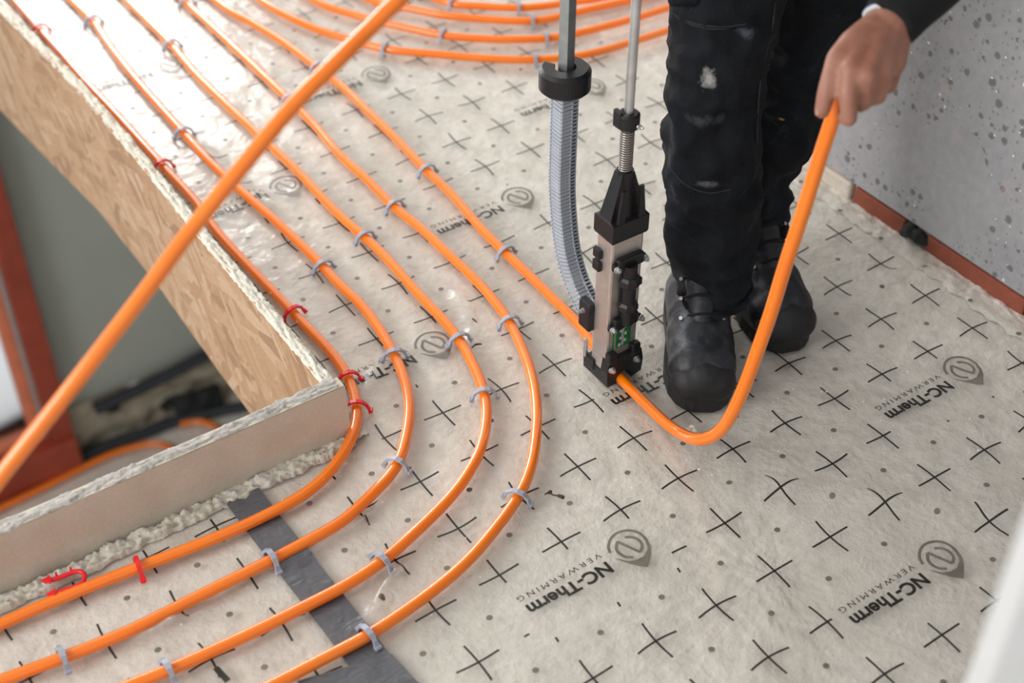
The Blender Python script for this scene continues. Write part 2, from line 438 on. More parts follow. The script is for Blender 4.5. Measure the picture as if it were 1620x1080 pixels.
def fold_h(x, y):
    s = 0.0; q = Vector((x, y))
    for pl, w, h in FOLDW:
        best = 9.0; kk = 0.0; tot = len(pl) - 1
        for i in range(tot):
            a, b = pl[i], pl[i + 1]; ab = b - a
            t = max(0.0, min(1.0, (q - a).dot(ab) / ab.length_squared))
            d = (q - (a + ab * t)).length
            if d < best: best = d; kk = (i + t) / tot
        if best < w * 3:
            s += 1.6 * h * math.exp(-(best / w) ** 2) * min(1.0, 5 * kk + 0.15, 5 * (1 - kk) + 0.15)
    return s
def foil_h(x, y):
    v = Vector((x * 6.5, y * 6.5, 0.3))
    return 0.0015 * noise.noise(v) + 0.0010 * noise.noise(v * 2.7) + fold_h(x, y)

def grid_mesh(name, mat, x0, x1, y0, y1, step, hf, keep, smooth=True):
    nx = int(round((x1 - x0) / step)); ny = int(round((y1 - y0) / step))
    xs = [x0 + (x1 - x0) * i / nx for i in range(nx + 1)]; ys = [y0 + (y1 - y0) * j / ny for j in range(ny + 1)]
    idx = {}; mb = MB()
    def vid(i, j):
        if (i, j) not in idx: idx[(i, j)] = len(mb.v); mb.v.append((xs[i], ys[j], hf(xs[i], ys[j])))
        return idx[(i, j)]
    for i in range(nx):
        for j in range(ny):
            if keep((xs[i] + xs[i + 1]) / 2, (ys[j] + ys[j + 1]) / 2):
                mb.f.append((vid(i, j), vid(i + 1, j), vid(i + 1, j + 1), vid(i, j + 1))); mb.sm.append(smooth)
    return mb
def in_floor(x, y):
    if y > Y_OPEN and x < X_OPEN: return False
    if x > X_WALL and y < 0.9: return False
    return True

def foam_h(x, y):
    v = Vector((x * 16, y * 16, 1.7))
    return -0.0080 + 0.0018 * noise.noise(v * 1.3) + 0.0022 * noise.noise(v * 0.35) + 0.0007 * noise.noise(v * 3.3)
fl = grid_mesh('floor', None, -1.8, 2.2, -2.4, 4.8, 0.02, foam_h, in_floor)
floor = fl.build('floor', M['foam']); tag(floor, 'cream sprayed foam floor under the printed foil', kind='structure')

slab = MB()
slab.box((X_OPEN, Y_OPEN, -0.23), (2.4, 4.8, -0.013)).box((-1.8, -2.4, -0.23), (2.4, Y_OPEN, -0.013))
tag(slab.build('floor_slab', M['slab']), 'grey concrete slab edge carrying the upper floor', kind='structure')

wr = MB().box((X_WALL, -2.4, 0.031), (X_WALL + 0.22, 0.86, 2.7), 0.004)
wall_r = tag(wr.build('wall_right', M['wall']), 'grey spotted plaster wall beside the worker', kind='structure')
MB().box((X_WALL + 0.012, -2.4, -0.01), (X_WALL + 0.2, 0.85, 0.033)).build('mortar_bed', M['mortar'], wall_r)
by = 0.56; lens = [0.125, 0.215, 0.21, 0.21, 0.215, 0.21, 0.21]
for k, L in enumerate(lens):
    b = MB(); j0 = 0.004
    b.box((X_WALL - 0.001 + random.uniform(-.002, .003), by - L, -0.006), (X_WALL + 0.08, by - j0, 0.030 + random.uniform(-.002, .001)), 0.004)
    b.build('brick', M['brick'], wall_r)
    by -= L
    if k == 0: by -= 0.045
MB().box((X_WALL - 0.002, 0.565, -0.006), (X_WALL + 0.05, 0.80, 0.030), 0.006).build('mortar_patch', M['mortar'], wall_r)
pl = MB()
for k in range(14):
    c = Vector((X_WALL + random.uniform(-.004, .006), 0.4125 + random.uniform(-.019, .019), random.uniform(0.004, 0.03)))
    pl.capsule(c, random.uniform(.006, .011), c + Vector((0, random.uniform(-.008, .008), random.uniform(-.004, .004))), random.uniform(.005, .01), 8)
remeshed(pl, 'black_plug', M['tar'], 0.003, 2, wall_r)

tag(MB().box((-0.6, -2.6, -0.2), (0.92, -2.4, 2.7)).build('wall_front', M['ceil']), kind='structure', label='pale wall behind the camera')
tag(MB().box((2.2, 0.6, -0.2), (2.4, 4.8, 2.7)).build('wall_side_room', M['ceil']), kind='structure', label='pale wall of the room beyond the worker')
tag(MB().box((-3.4, -2.6, 2.7), (2.4, 4.8, 2.85)).build('ceiling', M['ceil']), kind='structure', label='pale ceiling over the upper floor')

# white jamb standing close to the camera
j0 = at(1600, 987, 0.90); vw = (j0 - CAM_POS).xy.normalized(); rg = Vector((vw.y, -vw.x))
s1 = j0.xy - rg * .0145 + vw * .008; be = j0.xy + rg * .055 + vw * .010
jb = MB()
jb.prism([tuple(p) for p in (j0.xy, be, be + vw * .1, s1 + vw * .1 + rg * .04, s1)], (0, 0, -0.01), (1, 0, 0), (0, 1, 0), (0, 0, 1), 2.70)
tag(jb.build('trim_1', M['white']), 'white painted door jamb standing close at the lower right', kind='structure')

# lower room, seen through the opening
ZL, YW = -2.75, 3.62
tag(MB().box((-3.4, -2.4, ZL - 0.1), (2.4, YW + 0.3, ZL)).build('floor_lower', M['foam']), 'pale floor of the room below', kind='structure')
x_post = on_y(84, 600, YW - 0.05).x
wl = MB().box((x_post, YW, -2.51), (2.4, YW + 0.2, -0.02)).box((-3.4, YW, -0.9), (x_post, YW + 0.2, -0.02))
wall_low = tag(wl.build('wall_lower', M['lowplaster']), 'grey plaster wall of the room below', kind='structure')
mbw = grid_mesh('x', None, 0, 1, 0, 1, 0.02, lambda x, y: 0, lambda x, y: True)
mbw.v = [(x_post + v[0] * (2.4 - x_post), YW - 0.02 + 0.04 * noise.noise(Vector((v[0] * 30, v[1] * 4, 2))), ZL + v[1] * 0.26) for v in mbw.v]
mbw.build('bare_masonry_band', M['lowwall'], wall_low)
tag(MB().box((-3.4, -2.5, ZL), (-3.2, YW + 0.2, -0.25)).build('wall_lower_left', M['lowplaster']), 'grey side wall of the room below', kind='structure')
tag(MB().box((2.2, -2.5, ZL), (2.4, YW + 0.2, -0.25)).build('wall_lower_right', M['lowplaster']), 'grey far side wall of the room below', kind='structure')

win = empty('window_1', (x_post, YW, ZL)); tag(win, 'red primed window frame with bright pane in the room below', kind='structure')
def wpart(mb, name, mat):
    mb.v = [(v[0] - x_post, v[1] - YW, v[2] - ZL) for v in mb.v]; return mb.build(name, mat, win)
wpart(MB().box((x_post - 0.075, YW - 0.10, ZL + 0.09), (x_post + 0.012, YW + 0.02, -0.9), 0.006), 'jamb_post', M['primer'])
wpart(MB().box((-1.6, YW - 0.13, ZL + 0.02), (x_post + 0.012, YW + 0.02, ZL + 0.19), 0.01), 'bottom_rail', M['primer'])
wpart(MB().box((x_post - 0.135, YW - 0.035, ZL + 0.19), (x_post - 0.09, YW + 0.03, -0.9), 0.006), 'sash_stile', M['sash'])
wpart(MB().box((-1.6, YW - 0.05, ZL + 0.185), (x_post - 0.09, YW + 0.03, ZL + 0.225), 0.006), 'sash_rail', M['sash'])
wpart(MB().box((x_post - 0.092, YW - 0.055, ZL + 0.19), (x_post - 0.074, YW + 0.02, -0.9), 0.002), 'seal_strip', M['zinc'])
wpart(MB().box((-1.6, YW + 0.0, ZL + 0.2), (x_post - 0.1, YW + 0.006, -0.9)), 'pane', M['glass'])

def low(px, py, z=0.0): return on_z(px, py, ZL + z)
tag(MB().tube(spline([on_y(150, 648, YW - .05), on_y(240, 606, YW - .05), on_y(330, 560, YW - .05), on_y(430, 514, YW - .05)], 0.05), 0.026, 10)
    .build('dark_conduit', M['darkpipe']), 'dark conduit along the foot of the lower grey wall', 'conduit')
tag(MB().tube(spline([low(-700, 1100, .03), low(-160, 858, .03), low(0, 786, .03), low(83, 744, .03), low(167, 706, .03), low(236, 682, .03), low(290, 662, .03), low(400, 640, .03)], 0.05), 0.026, 10)
    .build('dark_hose', M['darkpipe']), 'dark hose lying on the lower floor beside the orange pipe', 'hose')
tag(MB().tube(spline([low(-700, 1125, .03), low(-160, 880, .03), low(0, 804, .03), low(83, 764, .03), low(167, 722, .03), low(208, 708, .03), low(240, 702, .03), low(268, 706, .03), low(285, 735, .03), low(270, 790, .03)], 0.05), 0.013, 10)
    .build('heating_pipe', M['orange']), 'orange pipe curving on the lower floor in front of the dark hose', 'pipe')
tag(MB().tube(spline([low(285, 672, .03), low(305, 667, .03), low(333, 670, .03), low(352, 690, .03), low(350, 740, .03)], 0.05), 0.013, 10)
    .build('heating_pipe', M['orange']), 'short orange pipe bend on the lower floor near the wooden board', 'pipe')
for k, (px, py, r) in enumerate(((300, 633, .06), (330, 625, .08), (262, 640, .035), (180, 648, .03))):
    mb = MB(); c = on_y(px, py, YW - 0.06)
    for q in range(5):
        d = Vector((random.uniform(-r, r), random.uniform(-.02, .02), random.uniform(-r, r) * .5)); mb.capsule(c + d, r * .5, c - d * .4, r * .4, 8)
    o = remeshed(mb, 'rubble_lump', M['tar'], 0.012, 2)
    tag(o, ['dark lump on the lower wall foot left of the darkest one', 'largest dark lump at the lower wall foot nearest the board', 'small dark lump at the lower wall foot, middle', 'small dark lump at the lower wall foot nearest the window'][k], 'rubble')

# ------------------------------------------------------------------ boards around the opening
osb = empty('strand_board', (-0.358, 0.57, -0.22)); tag(osb, 'tan strand board lining the edge of the floor opening', 'board')
def rel(o, mb, name, mat):
    l = o.location; mb.v = [(v[0] - l.x, v[1] - l.y, v[2] - l.z) for v in mb.v]; return mb.build(name, mat, o)
top = [(-0.3585, 0.566, .089), (-0.358, 0.75, .089), (-0.355, 1.0, .085), (-0.346, 1.3, .076), (-0.345, 1.6, .070), (-0.360, 1.95, .068), (-0.375, 2.4, .068), (-0.39, 4.4, .068)]
ob = MB(); vs = []
for (x, y, zt) in top:
    zb = -0.226 if y < 1.5 else -0.226 - (y - 1.5) * 0.075
    if y > 2.4: zb = -0.295
    vs += [(x, y, zb), (x, y, zt), (x + 0.0165, y, zt), (x + 0.0165, y, zb)]
n = len(top); fs = [(0, 1, 2, 3), tuple(4 * (n - 1) + i for i in (3, 2, 1, 0))]
for i in range(n - 1):
    for a in range(4): fs.append((4 * i + a, 4 * (i + 1) + a, 4 * (i + 1) + (a + 1) % 4, 4 * i + (a + 1) % 4))
ob.add(vs, fs); rel(osb, ob, 'board', M['osb'])
def bead(path, w, h, seed, amp=0.35, step=0.006, across=9):
    """rough rounded ridge along a path: path points (x,y,z), width w (m), height h"""
    P = spline(path, step); mb = MB(); N = across
    for i, p in enumerate(P):
        t = (P[min(i + 1, len(P) - 1)] - P[max(i - 1, 0)]).normalized(); s = t.cross(Vector((0, 0, 1)))
        for k in range(N + 1):
            u = k / N * 2 - 1
            nz = noise.noise(Vector((p.x * 40 + seed, p.y * 40, u * 2.0))) + 0.8 * noise.noise(Vector((p.x * 120, p.y * 120 + seed, u * 4))) + 0.6 * noise.noise(Vector((p.x * 300, p.y * 300 + seed, u * 9)))
            e = max(0, 1 - u ** 4) ** 0.5
            mb.v.append(tuple(p + s * (u * w / 2 * (1 + amp * 0.3 * nz)) + Vector((0, 0, h * e * (1 + amp * nz)))))
    for i in range(len(P) - 1):
        for k in range(N):
            a = i * (N + 1) + k; mb.f.append((a, a + 1, a + N + 2, a + N + 1)); mb.sm.append(True)
    return mb
rel(osb, bead([(x + 0.0083, y, zt - .0025) for x, y, zt in top], 0.020, 0.005, 3.0, 0.8, 0.004, 10), 'foam_edge', M['bead'])

kerb = empty('edge_board', (-0.9, 0.55, 0)); tag(kerb, 'beige upstand board edging the near side of the opening', 'board')
kb = MB(); nx, nz = 140, 10
for i in range(nx + 1):
    x = -1.75 + (-0.337 + 1.75) * i / nx
    for k in range(nz + 1):
        z = -0.012 + 0.107 * k / nz
        kb.v.append((x, 0.536 + 0.0035 * (z / .1) + 0.0012 * noise.noise(Vector((x * 20, z * 20, 3))), z))
for i in range(nx):
    for k in range(nz):
        a = i * (nz + 1) + k; kb.f.append((a, a + nz + 1, a + nz + 2, a + 1)); kb.sm.append(True)
kb.box((-1.75, 0.542, -0.21), (-0.3375, 0.5625, 0.094))
rel(kerb, kb, 'board', M['board'])
rel(kerb, bead([(-1.75, 0.553, 0.092), (-1.2, 0.552, 0.092), (-0.8, 0.552, 0.092), (-0.55, 0.553, 0.092), (-0.345, 0.555, 0.092)], 0.022, 0.0035, 9.0, 0.9, 0.003, 12), 'rough_top_edge', M['edge'])
tag(bead([(-1.75, 0.522, -0.004), (-1.2, 0.522, -0.004), (-0.95, 0.522, -0.004), (-0.8, 0.519, -0.004), (-0.66, 0.522, -0.004), (-0.5, 0.525, -0.004), (-0.34, 0.527, -0.004)], 0.026, 0.007, 5.0, 1.1, 0.003, 12)
    .build('foam_bead', M['bead']), 'cream foam bead along the foot of the beige upstand board', 'foam')
tag(bead([(-0.326, 0.52, -0.004), (-0.325, 0.7, -0.004), (-0.323, 1.2, -0.004), (-0.327, 2.0, -0.004), (-0.33, 4.3, -0.004)], 0.022, 0.010, 15.0, 0.5, 0.012)
    .build('foam_bead', M['bead']), 'cream foam bead between the innermost pipe and the strand board', 'foam')
tag(bead([(0.672, -1.2, -0.006), (0.670, 0.1, -0.006), (0.671, 0.3, -0.006), (0.673, 0.55, -0.006), (0.67, 0.84, -0.006)], 0.055, 0.004, 25.0, 0.9, 0.006)
    .build('foam_bead', M['foam']), 'cream foam bead along the foot of the brick strip', 'foam')

# ------------------------------------------------------------------ printed foil
fm = grid_mesh('foil', None, -1.8, X_WALL - 0.012, -0.75, 2.7, 0.0105, foil_h, lambda x, y: in_floor(x, y) and not (y > Y_OPEN - 0.016 and x < X_OPEN + 0.012))
foil = fm.build('plastic_foil', M['foil'])
tag(foil, 'clear plastic foil printed with crosses, dots and logos covering the floor', 'foil')
fm2 = grid_mesh('foil', None, X_OPEN + 0.012, 2.2, 2.7, 4.8, 0.05, foil_h, lambda x, y: True)
fm2.build('far_sheet', M['foil'], foil)

CTRL = [(0.0, 0.0, 1, 1), (0.1, 0.0, 3, 3), (0.2, 0.0, 9, 5), (0.3, 0.0, 1, 1), (0.1, -0.2, 7, 5), (0.2, -0.2, 7, 4), (0.0, -0.2, 4, 3), (0.0, -0.1, 1, 1), (-0.1, 0.0, 0, 0), (-0.1, -0.1, 2, 2), (0.0, 0.1, 1, 1), (0.1, 0.1, 6, 6), (0.3, 0.1, 4, 3), (0.4, 0.2, -2, -1), (0.5, 0.3, -10, -8), (0.6, 0.4, -3, -1), (0.2, 0.1, 1, 1), (0.3, 0.2, -3, -3), (0.4, 0.3, -5, -5), (0.5, 0.4, -13, -11), (0.6, 0.5, -5, -4), (0.2, 0.2, 4, 2), (0.3, 0.3, -3, -4), (0.5, 0.2, -5, -3), (0.6, 0.3, -7, -5), (0.6, 0.2, -5, -4), (0.1, 0.2, 3, 3), (0.4, 0.0, 4, 0), (0.0, 0.2, 3, 3), (-0.1, 0.2, -2, 0), (-0.2, 0.2, -3, -1), (-0.3, 0.2, -3, -1), (-0.4, 0.2, -4, -5), (-0.4, 0.1, -2, -3), (-0.2, 0.0, 0, -1), (-0.3, 0.0, 2, -2), (-0.1, 0.3, -2, 0), (-0.3, 0.3, -6, -4), (0.0, 0.3, -1, 1), (0.0, 0.4, -4, -1), (0.0, 0.5, -5, -6), (0.0, 0.6, -2, -4), (-0.1, 0.5, -2, -7), (-0.2, 0.5, -4, -1), (-0.3, 0.5, 0, 4), (-0.3, 0.4, -2, 0), (0.1, 0.6, -5, -6), (0.2, 0.5, -5, -6), (0.3, 0.6, 0, -1), (0.2, 1.0, 5, 6), (0.3, 1.0, 7, 8), (0.3, 1.1, 4, 4), (0.2, 1.1, 3, 2), (0.3, 1.2, 4, 1), (0.2, 1.2, 10, 12), (0.4, 1.2, 3, 5), (0.3, 1.3, 6, 4), (0.2, 1.3, 6, 7), (0.3, 0.8, 0, 1), (0.4, 0.9, 0, -2), (0.5, 0.9, 5, 1)]
CT = np.array(CTRL, float)
def warp(x, y):                                    # how far the loose foil has crept from its true grid
    w = np.exp(-((CT[:, 0] - x) ** 2 + (CT[:, 1] - y) ** 2) / (2 * 0.055 ** 2)); s = w.sum() + 0.05
    return x + float((w * CT[:, 2]).sum() / s) / 1000, y + float((w * CT[:, 3]).sum() / s) / 1000
INK_Z = 0.0007
def drape(x, y, dz=INK_Z): return (x, y, foil_h(x, y) + dz)

X_TAPE = -0.515
LOGOS = []                                         # emblem centres
for cx, y0 in ((-0.1335, 0.140), (0.199, -0.109), (0.5135, 0.138), (-0.466, -0.109)):
    for k in range(-2, 9):
        LOGOS.append((cx, y0 + 0.5 * k))
MEAS = {(-0.1335, 0.64): (-0.1336, 0.6394), (-0.1335, 1.14): (-0.1252, 1.1536), (-0.1335, 1.64): (-0.1251, 1.6637), (0.199, 0.391): (0.1897, 0.386),
        (0.199, 0.891): (0.1982, 0.8917), (0.199, 1.391): (0.2025, 1.3993), (0.199, -0.109): (0.1996, -0.1063), (0.5135, 0.138): (0.5079, 0.1368), (0.5135, 1.138): (0.5295, 1.1216)}
LOGOS = [MEAS.get((a, round(b, 3)), (a, b)) for a, b in LOGOS]
LOGOS = [(x, y) for x, y in LOGOS if in_floor(x, y) and not (x < -0.4) and y < 2.5 and y > -0.6 and (x < 0.66)]
def in_logo(x, y):
    return any(-0.188 < x - a < 0.040 and -0.062 < y - b < 0.040 for a, b in LOGOS)
def hidden(x, y):
    return not in_floor(x, y) or x > X_WALL - 0.03 or (y > Y_OPEN - 0.03 and x < X_OPEN + 0.03)

def stripe(mb, pts, w):
    n = len(pts)
    for i, p in enumerate(pts):
        a, b = pts[max(i - 1, 0)], pts[min(i + 1, n - 1)]
        t = Vector((b[0] - a[0], b[1] - a[1])).normalized(); s = Vector((-t.y, t.x)) * (w / 2)
        mb.v.append(drape(p[0] + s.x, p[1] + s.y)); mb.v.append(drape(p[0] - s.x, p[1] - s.y))
    b0 = len(mb.v) - 2 * n
    for i in range(n - 1): mb.f.append((b0 + 2 * i, b0 + 2 * i + 1, b0 + 2 * i + 3, b0 + 2 * i + 2)); mb.sm.append(False)
crosses, dots = MB(), MB()
def cross_at(x, y, wf):
    bend = [random.uniform(-.0035, .0035) for _ in range(2)]
    for k, (dx, dy) in enumerate(((1, 0), (0, 1))):
        run = []
        for i in range(-8, 9):
            u = i / 8 * 0.0315
            o = bend[k] * (u / 0.0315) ** 2
            qx, qy = wf(x + dx * u + dy * o, y + dy * u + dx * o)
            if in_logo(qx, qy) or hidden(qx, qy):
                if len(run) > 1: stripe(crosses, run, 0.0029)
                run = []
            else: run.append((qx, qy))
        if len(run) > 1: stripe(crosses, run, 0.0029)
def dot_at(x, y, wf):
    qx, qy = wf(x, y)
    if in_logo(qx, qy) or hidden(qx, qy): return
    b = len(dots.v); dots.v.append(drape(qx, qy))
    for j in range(12): dots.v.append(drape(qx + 0.0046 * math.cos(j * math.pi / 6), qy + 0.0042 * math.sin(j * math.pi / 6)))
    for j in range(12): dots.f.append((b, b + 1 + j, b + 1 + (j + 1) % 12)); dots.sm.append(False)
ident = lambda x, y: (x, y)
for a in range(-8, 27):
    for b in range(-5, 7):
        if b * .1 > X_TAPE + 0.02: cross_at(b * .1, a * .1, warp)
        if (b + .5) * .1 > X_TAPE + 0.02: dot_at((b + .5) * .1, (a + .5) * .1, warp)
for a in range(-8, 6):
    for b in range(0, 13):
        x = -0.5765 - b * .0985; y = 0.4845 + (a - 5) * 0.0985 + 0.098
        if y > 0.5: continue
        if y > -0.7: cross_at(x, y, ident)
        if -0.68 < y - 0.048 < 0.45: dot_at(x - 0.049, y - 0.048, ident)
tag(crosses.build('printed_crosses', M['ink'], foil), kind='stuff'); tag(dots.build('printed_dots', M['inkgrey'], foil), kind='stuff')

def text_mesh(body, offset, spacing=1.0):
    cu = bpy.data.curves.new('t', 'FONT'); cu.body = body; cu.size = 1.0; cu.offset = offset; cu.space_character = spacing
    cu.resolution_u = 3
    o = bpy.data.objects.new('t', cu); COL.objects.link(o)
    dg = bpy.context.evaluated_depsgraph_get(); dg.update()
    me = bpy.data.meshes.new_from_object(o.evaluated_get(dg), depsgraph=dg)
    vs = [v.co.copy() for v in me.vertices]; fs = [tuple(p.vertices) for p in me.polygons]
    bpy.data.objects.remove(o); bpy.data.curves.remove(cu); bpy.data.meshes.remove(me)
    x0 = min(v.x for v in vs); x1 = max(v.x for v in vs)
    return [((v.x - x0) / (x1 - x0), v.y) for v in vs], fs
T1 = text_mesh('NC-Therm', 0.034, 1.0); T2 = text_mesh('VERWARMING', 0.0, 1.45)
h1 = max(v[1] for v in T1[0]); h2 = max(v[1] for v in T2[0])
RING = [(-27.2, 6.1), (-21.7, 16.9), (-10.4, 26.0), (3.5, 29.1), (18.3, 23.7), (26.6, 12.4), (27.6, -1.3), (23.5, -11.5)]
PIN = [(29.6, -1.3), (26.0, -14.3), (17.8, -25.2), (0.2, -40.7), (-9.7, -31.9), (-18.5, -20.5), (-27.4, -5.8), (-25.0, -7.2), (-16.3, -17.7), (-5.9, -22.5), (6.2, -23.0), (18.2, -16.7), (24.5, -8.0)]
INN = [(6.1, 17.2), (14.9, 11.2), (18.6, 2.0), (16.4, -7.7), (7.2, -14.8), (-0.0, 1.1), (-6.7, 16.8), (-15.2, 8.0), (-17.3, -0.5), (-14.2, -10.3), (-6.0, -16.9)]
def smooth2(pts):
    return [(v.x, v.y) for v in spline([(a, b, 0) for a, b in pts], 2.0)]
for cx, cy in LOGOS:
    em = MB()
    stripe(em, [(cx + a / 1000, cy + b / 1000) for a, b in smooth2(RING)], 0.0042)
    for seg in (INN[:5], INN[4:7], INN[6:]):
        stripe(em, [(cx + a / 1000, cy + b / 1000) for a, b in (smooth2(seg) if len(seg) > 3 else seg)], 0.0045)
    b0 = len(em.v); em.v += [drape(cx + a / 1000, cy + b / 1000) for a, b in PIN]
    em.f.append(tuple(range(b0, b0 + len(PIN)))); em.sm.append(False)
    lg = em.build('printed_logo', M['inkgrey'], foil)
    lt = MB(); lt.add([drape(cx - 0.0406 - u * 0.1304, cy - 0.0028 - v / h1 * 0.0195) for u, v in T1[0]], T1[1])
    lt.build('lettering', M['ink'], lg)
    lt = MB(); lt.add([drape(cx - 0.0400 - u * 0.1330, cy + 0.0148 - v / h2 * 0.0082) for u, v in T2[0]], T2[1])
    lt.build('lettering', M['ink'], lg)

def draped_strip(name, poly_fn, nu, nv, mat, dz):
    mb = MB()
    for i in range(nu + 1):
        for k in range(nv + 1):
            x, y = poly_fn(i / nu, k / nv); mb.v.append(drape(x, y, dz + 0.0004 * noise.noise(Vector((x * 60, y * 60, 5)))))
    for i in range(nu):
        for k in range(nv):
            a = i * (nv + 1) + k; mb.f.append((a, a + nv + 1, a + nv + 2, a + 1)); mb.sm.append(True)
    return mb.build(name, mat)
def tp(u, v):
    y = 0.512 - u * 0.95
    return (-0.5425 + v * 0.051 + 0.004 * math.sin(y * 9), y + (0.006 * math.sin(v * 9) if u == 0 else 0))
tag(draped_strip('duct_tape', tp, 110, 6, M['tape'], 0.0015), 'long dark grey tape strip joining the foil sheets under the pipes', 'tape')
ca, cb, cc, cd = on_z(470, 1079), on_z(620, 1036), on_z(668, 1088), on_z(520, 1130)
def tp2(u, v):
    p = (ca * (1 - u) + cb * u) * (1 - v) + (cd * (1 - u) + cc * u) * v; return (p.x, p.y)
tag(draped_strip('duct_tape', tp2, 24, 10, M['tape'], 0.0027), 'short grey tape patch at the bottom edge, across the long strip', 'tape')
mk = MB(); stripe(mk, [(-0.676, 0.272), (-0.672, 0.245)], 0.008); mk.build('printed_mark', M['ink'], foil)

# ------------------------------------------------------------------ heating pipes
R_P = 0.0082; Z_P = 0.0098
def floor_path(px, ext0=None, ext1=None):
    P = [on_z(x, y, Z_P) for x, y in px]
    d0 = (P[0] - P[2]).normalized(); d1 = (P[-1] - P[-3]).normalized()
    if ext0 == 'far':                               # runs on along the room
        e0 = Vector((0, 1, 0)); q0 = P[0] + d0 * (.10 if ext1 == 'left' else .03)
        P = [q0 + e0 * k for k in (2.4, 1.2, 0.25)] + P
    P = P + ([P[-1] + d1 * .1, P[-1] + d1 * .25 + Vector((-.3, 0, 0)), P[-1] + d1 * .25 + Vector((-.8, 0, 0))] if ext1 == 'left' else
             [P[-1] + d1 * .06, P[-1] + d1 * .12 + Vector((.2, 0, 0)), P[-1] + d1 * .12 + Vector((.8, 0, 0))])
    S = spline(P, 0.012)
    for it in range(6): S = [S[0]] + [S[i - 1] * .25 + S[i] * .5 + S[i + 1] * .25 for i in range(1, len(S) - 1)] + [S[-1]]
    return S
PIPES = {}
def pipe(key, pts, label, r=R_P):
    PIPES[key] = pts
    return tag(MB().tube(pts, r, 16).build('heating_pipe', M['orange']), label, 'pipe')
pipe(1, floor_path([(28, 7), (63, 47), (100, 88), (133, 127), (183, 180), (257, 262), (313, 323), (339, 362), (390, 418), (423, 452), (452, 482), (471, 503), (502.6, 534.6), (529, 563.5), (548, 590), (559, 616.5), (566, 643), (566, 667), (559, 691), (546, 715), (527, 741), (497, 772), (450, 800), (383, 833), (300, 867), (233, 892), (143, 927), (50, 965), (0, 988)],
     'far', 'left'), 'innermost orange pipe hugging the opening, held by red clips')
pipe(2, floor_path([(113, 0), (147, 33), (173, 72), (200, 107), (230, 143), (290, 210), (333, 257), (377, 298), (440, 353), (510, 420), (533, 447), (573, 483), (600, 520), (620, 553), (637, 590), (647, 627), (648, 660), (642, 693), (630, 737), (607, 763), (577, 793), (540, 827), (483, 857), (427, 887), (300, 950), (207, 997), (100, 1040), (0, 1077)],
     'far', 'left'), 'orange floor pipe, second out from the opening, running past the tape')
pipe(3, floor_path([(200, 0), (233, 33), (272, 72), (310, 117), (360, 167), (420, 223), (473, 273), (533, 337), (577, 375), (607, 403), (640, 440), (673, 477), (703, 507), (727, 537), (747, 573), (762, 607), (770, 643), (768, 680), (760, 713), (753, 727), (727, 770), (683, 817), (640, 857), (603, 890), (540, 930), (500, 950), (400, 1000), (283, 1053), (233, 1073)],
     'far', 'left'), 'orange floor pipe, third out from the opening')
pipe(4, floor_path([(293, 3), (333, 40), (400, 103), (457, 158), (500, 200), (540, 248), (580, 283), (623, 327), (665, 360), (707, 400), (747, 437), (780, 473), (807, 510), (827, 553), (840, 587), (847, 620), (850, 653), (848, 687), (843, 727), (830, 767), (813, 797), (783, 837), (747, 880), (707, 917), (650, 960), (583, 1005), (540, 1027), (467, 1065)],
     'far', 'left'), 'outermost of the four orange pipes bending around the corner')
# the pipe being laid: along the floor, under the tacker, then up into the hand
p5 = [on_z(x, y, Z_P) for x, y in
      [(347, 5), (400, 37), (450, 68), (503, 108), (547, 142), (583, 177), (627, 220), (670, 265), (717, 310), (760, 360), (800, 400), (840, 438), (880, 477), (913, 510), (937, 542), (962, 574), (990, 607)]]
d5 = (p5[0] - p5[2]).normalized(); p5 = [p5[0] + d5 * .1 + Vector((0, k, 0)) for k in (2.4, 1.2, .3)] + p5
p5 += [on_z(1023, 640, 0.012), on_z(1050, 666, 0.016), on_z(1076, 685, 0.022)]
for x, y, d in ((1103, 695, 1.985), (1127, 690, 1.955), (1147, 672, 1.925), (1165, 640, 1.89), (1182, 600, 1.86), (1198, 556, 1.83), (1220, 493, 1.79), (1240, 427, 1.755), (1262, 360, 1.72), (1278, 310, 1.695), (1298, 246, 1.665), (1320, 180, 1.633), (1331, 148, 1.618), (1345, 112, 1.613), (1366, 74, 1.635), (1400, 30, 1.675), (1440, -20, 1.70), (1500, -80, 1.73), (1580, -150, 1.79), (1680, -230, 1.86)):
    p5.append(at(x, y, d))
S5 = spline(p5, 0.012)
r5 = []
for p in S5:
    d = (p - CAM_POS).dot(CAM_F); r5.append(R_P if p.z < 0.0105 else R_P + 0.0010 * min(1, (p.z - 0.0105) / 0.02))
PIPES[5] = [p for p in S5 if p.z < 0.0102]
tag(MB().tube(S5, r5, 18).build('heating_pipe', M['orange']), 'orange pipe being laid, running under the tacker and up into the hand', 'pipe')
# pipe crossing through the air on the left
air = [(-1000, 2060, 1.36), (-800, 1800, 1.36), (-600, 1540, 1.37), (-420, 1310, 1.38), (-230, 1060, 1.38), (-110, 900, 1.38), (0, 755, 1.39), (33, 713, 1.39), (133, 587, 1.39), (233, 457, 1.395), (303, 363, 1.4), (400, 243, 1.4), (467, 163, 1.405), (533, 97, 1.41), (590, 40, 1.42), (633, -2, 1.42), (740, -95, 1.45), (860, -190, 1.5), (1000, -280, 1.55)]
tag(MB().tube(spline([at(*a) for a in air], 0.015), 0.0082, 18).build('heating_pipe', M['orange']), 'orange pipe stretched diagonally through the air in front of the strand board', 'pipe')
